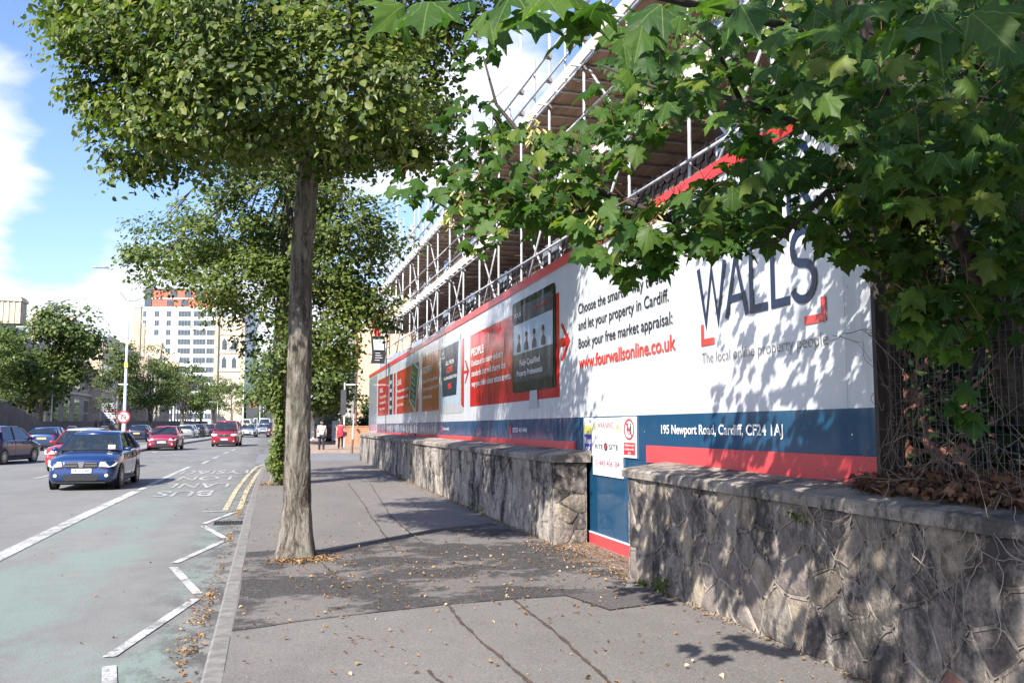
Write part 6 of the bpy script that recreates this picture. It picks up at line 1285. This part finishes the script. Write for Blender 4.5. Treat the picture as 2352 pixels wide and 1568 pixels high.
P_blue = paint('metallic_blue', (.010, .036, .135), .3); P_ruby = paint('ruby_red', (.30, .012, .035), .3); P_red = paint('red_car_paint', (.36, .012, .016), .1); P_purp = paint('dark_purple', (.018, .010, .06), .4); P_mid = paint('mid_blue', (.02, .05, .15), .4); P_silv = paint('silver_car_paint', (.38, .41, .44), .7); P_blk = paint('black_car_paint', (.012, .013, .016), .3); P_wht = paint('white_car_paint', (.66, .67, .68), .0); P_navy = paint('navy_car_paint', (.012, .018, .05), .4)
DOWN = math.pi
C1_ = car('bright blue hatchback with white plate VA13 DWL driving towards the camera', (-4.12, 24.75), DOWN+R(-1.5), P_blue, plate='VA13 DWL', driver=True)
for q, yo, hm, tm in ((-.38, .05, M_skin, pm('driver_jumper', (.10, .11, .13), .8)), (.38, .05, M_skin, pm('pink_top', (.40, .10, .12), .8))):
    pr_ = thing('person', 'driver in dark clothes behind the wheel of the bright blue hatchback' if q < 0 else 'passenger in pinkish top seated in the bright blue hatchback', 'person', (0, 0, 0)); pr_.matrix_basis = Matrix.Translation((-4.12, 24.75, 0)) @ Matrix.Rotation(DOWN+R(-1.5), 4, 'Z') @ Matrix.Scale(CS, 4) @ Matrix.Translation((q, .08, 0)); OFF[pr_.name] = (0, 0, 0)
    skin('body', [(0, .05, .62), (0, .06, .80), (0, .07, .96), (0, .07, 1.08), (0, .09, 1.15), (0, .10, 1.23), (-.17, .07, 1.0), (-.19, .26, .90), (-.12, .42, .98), (.17, .07, 1.0), (.19, .26, .90), (.12, .42, .98)], [(0, 1), (1, 2), (2, 3), (3, 4), (4, 5), (2, 6), (6, 7), (7, 8), (2, 9), (9, 10), (10, 11)], [.14, .13, .15, .05, .075, .08, .055, .04, .03, .055, .04, .03], hm, pr_)
    skin('top', [(0, .06, .80), (0, .05, .64), (0, .07, .97), (-.17, .07, 1.0), (-.19, .26, .90), (.17, .07, 1.0), (.19, .26, .90)], [(0, 1), (0, 2), (2, 3), (3, 4), (2, 5), (5, 6)], [.15, .15, .165, .07, .055, .07, .055], tm, pr_); skin('hair', [(0, .07, 1.20), (0, .08, 1.29)], [(0, 1)], [.085, .075], hg_ if q > 0 else hb_, pr_)
rg = MB(); rg.tube([(.38+.17*math.cos(a), .50+.05*math.sin(a), 1.02+.16*math.sin(a)) for a in np.arange(0, 6.6, .4)], .014, 5); rg.build('steering_wheel', M_plast, C1_, local=True)
MB().box((.42, 1.0, 1.03), (.60, 1.02, 1.14)).build('windscreen_sticker', M_plw, C1_, local=True).location = (-1.05, -.05, .03)
car('red estate car with silver roof and roof rails, half hidden behind the bright blue hatchback', (-5.95, 33.2), DOWN+R(-3), P_red, L=4.4, H=1.55, rails=True, roofm=paint('silver_roof', (.45, .47, .50), .5), nose=.88)
car('dark purple people carrier at the left edge driving away, seen from its right side', (-9.85, 38.6), R(-13), P_purp, L=4.08, W=1.75, H=1.60, yb1=1.1, yr1=.45, yr2=-1.5, yb2=-1.9, belt=1.02, tall_tail=(.82, 1.12))
car('mid blue car with yellow rear plate seen from behind at left', (-11.7, 55.6), R(-2), P_mid, L=4.0, H=1.45, yellow=True)
car('dark red hatchback with chrome grille in the oncoming outer lane', (-5.55, 54.2), DOWN+R(-2), P_ruby, grille='oval', H=1.49, L=3.97, W=1.72, plate='WN14 JKE')
car('dark red small van, upright and tall, coming along the inner lane', (-2.62, 61.4), DOWN+R(-3), P_ruby, 'van', 'van', L=4.35, W=1.80, H=1.84, nose=1.0, hood=1.18, belt=1.12, yb1=1.25, yr1=.65, yr2=-2.0, yb2=-2.1, plate='CV13 VEN')
car('small dark blue car beyond the lamp post, seen from behind', (-9.6, 76), R(-4), P_navy, L=3.9, H=1.48)
q_ = [('silver saloon, nearest of the queue across the island', P_silv, 84), ('black hatchback, second of the queue across the island', P_blk, 90), ('dark blue hatchback, third in the queue across the island', P_navy, 96.5), ('pale silver car, fourth in the queue across the island', P_silv, 103), ('red car, fifth in the queue across the island', P_red, 110), ('black car, sixth of the far queue', P_blk, 117)]
for lb, p_, y in q_: car(lb, (-9.45+cshift(y), y), -math.atan(.0011*(y-15)), p_, L=4.1, H=1.46, group='cars queueing on the far carriageway')
vn = car('white van with orange chevrons on its back, farthest vehicle of the queue', (-9.5+cshift(126), 126), -.12, P_wht, 'van', 'van', L=4.8, W=1.9, H=2.1, nose=1.1, hood=1.3, belt=1.3, yb1=1.5, yr1=.9, yr2=-2.25, yb2=-2.3)
for k in range(4): MB().face([(-.8+k*.4, -2.46, .9), (-.6+k*.4, -2.46, .9), (-.4+k*.4, -2.46, 1.5), (-.6+k*.4, -2.46, 1.5)]).build('chevron', pm('orange_chevron', (.7, .35, .03), .5), vn, local=True)
car('silver hatchback following behind the red van', (-2.0, 94.5), DOWN-.07, P_silv, L=4.1, H=1.47, grille='oval'); car('pale blue car farther back behind the silver hatchback', (-.6, 112), DOWN-.1, paint('pale_blue_paint', (.33, .40, .47), .6), L=4.2, H=1.45)
car('maroon off-roader half hidden by the shoots of the second tree', (.55, 93), DOWN-.07, paint('maroon_paint', (.09, .02, .025), .3), L=4.3, H=1.7, nose=1.0, hood=1.12, belt=1.1); car('white van at the far junction', (-.6, 134), DOWN-.1, P_wht, 'van', 'van', L=4.8, W=1.9, H=2.2, nose=1.1, hood=1.35, belt=1.3, yb1=1.5, yr1=.9, yr2=-2.2, yb2=-2.3)
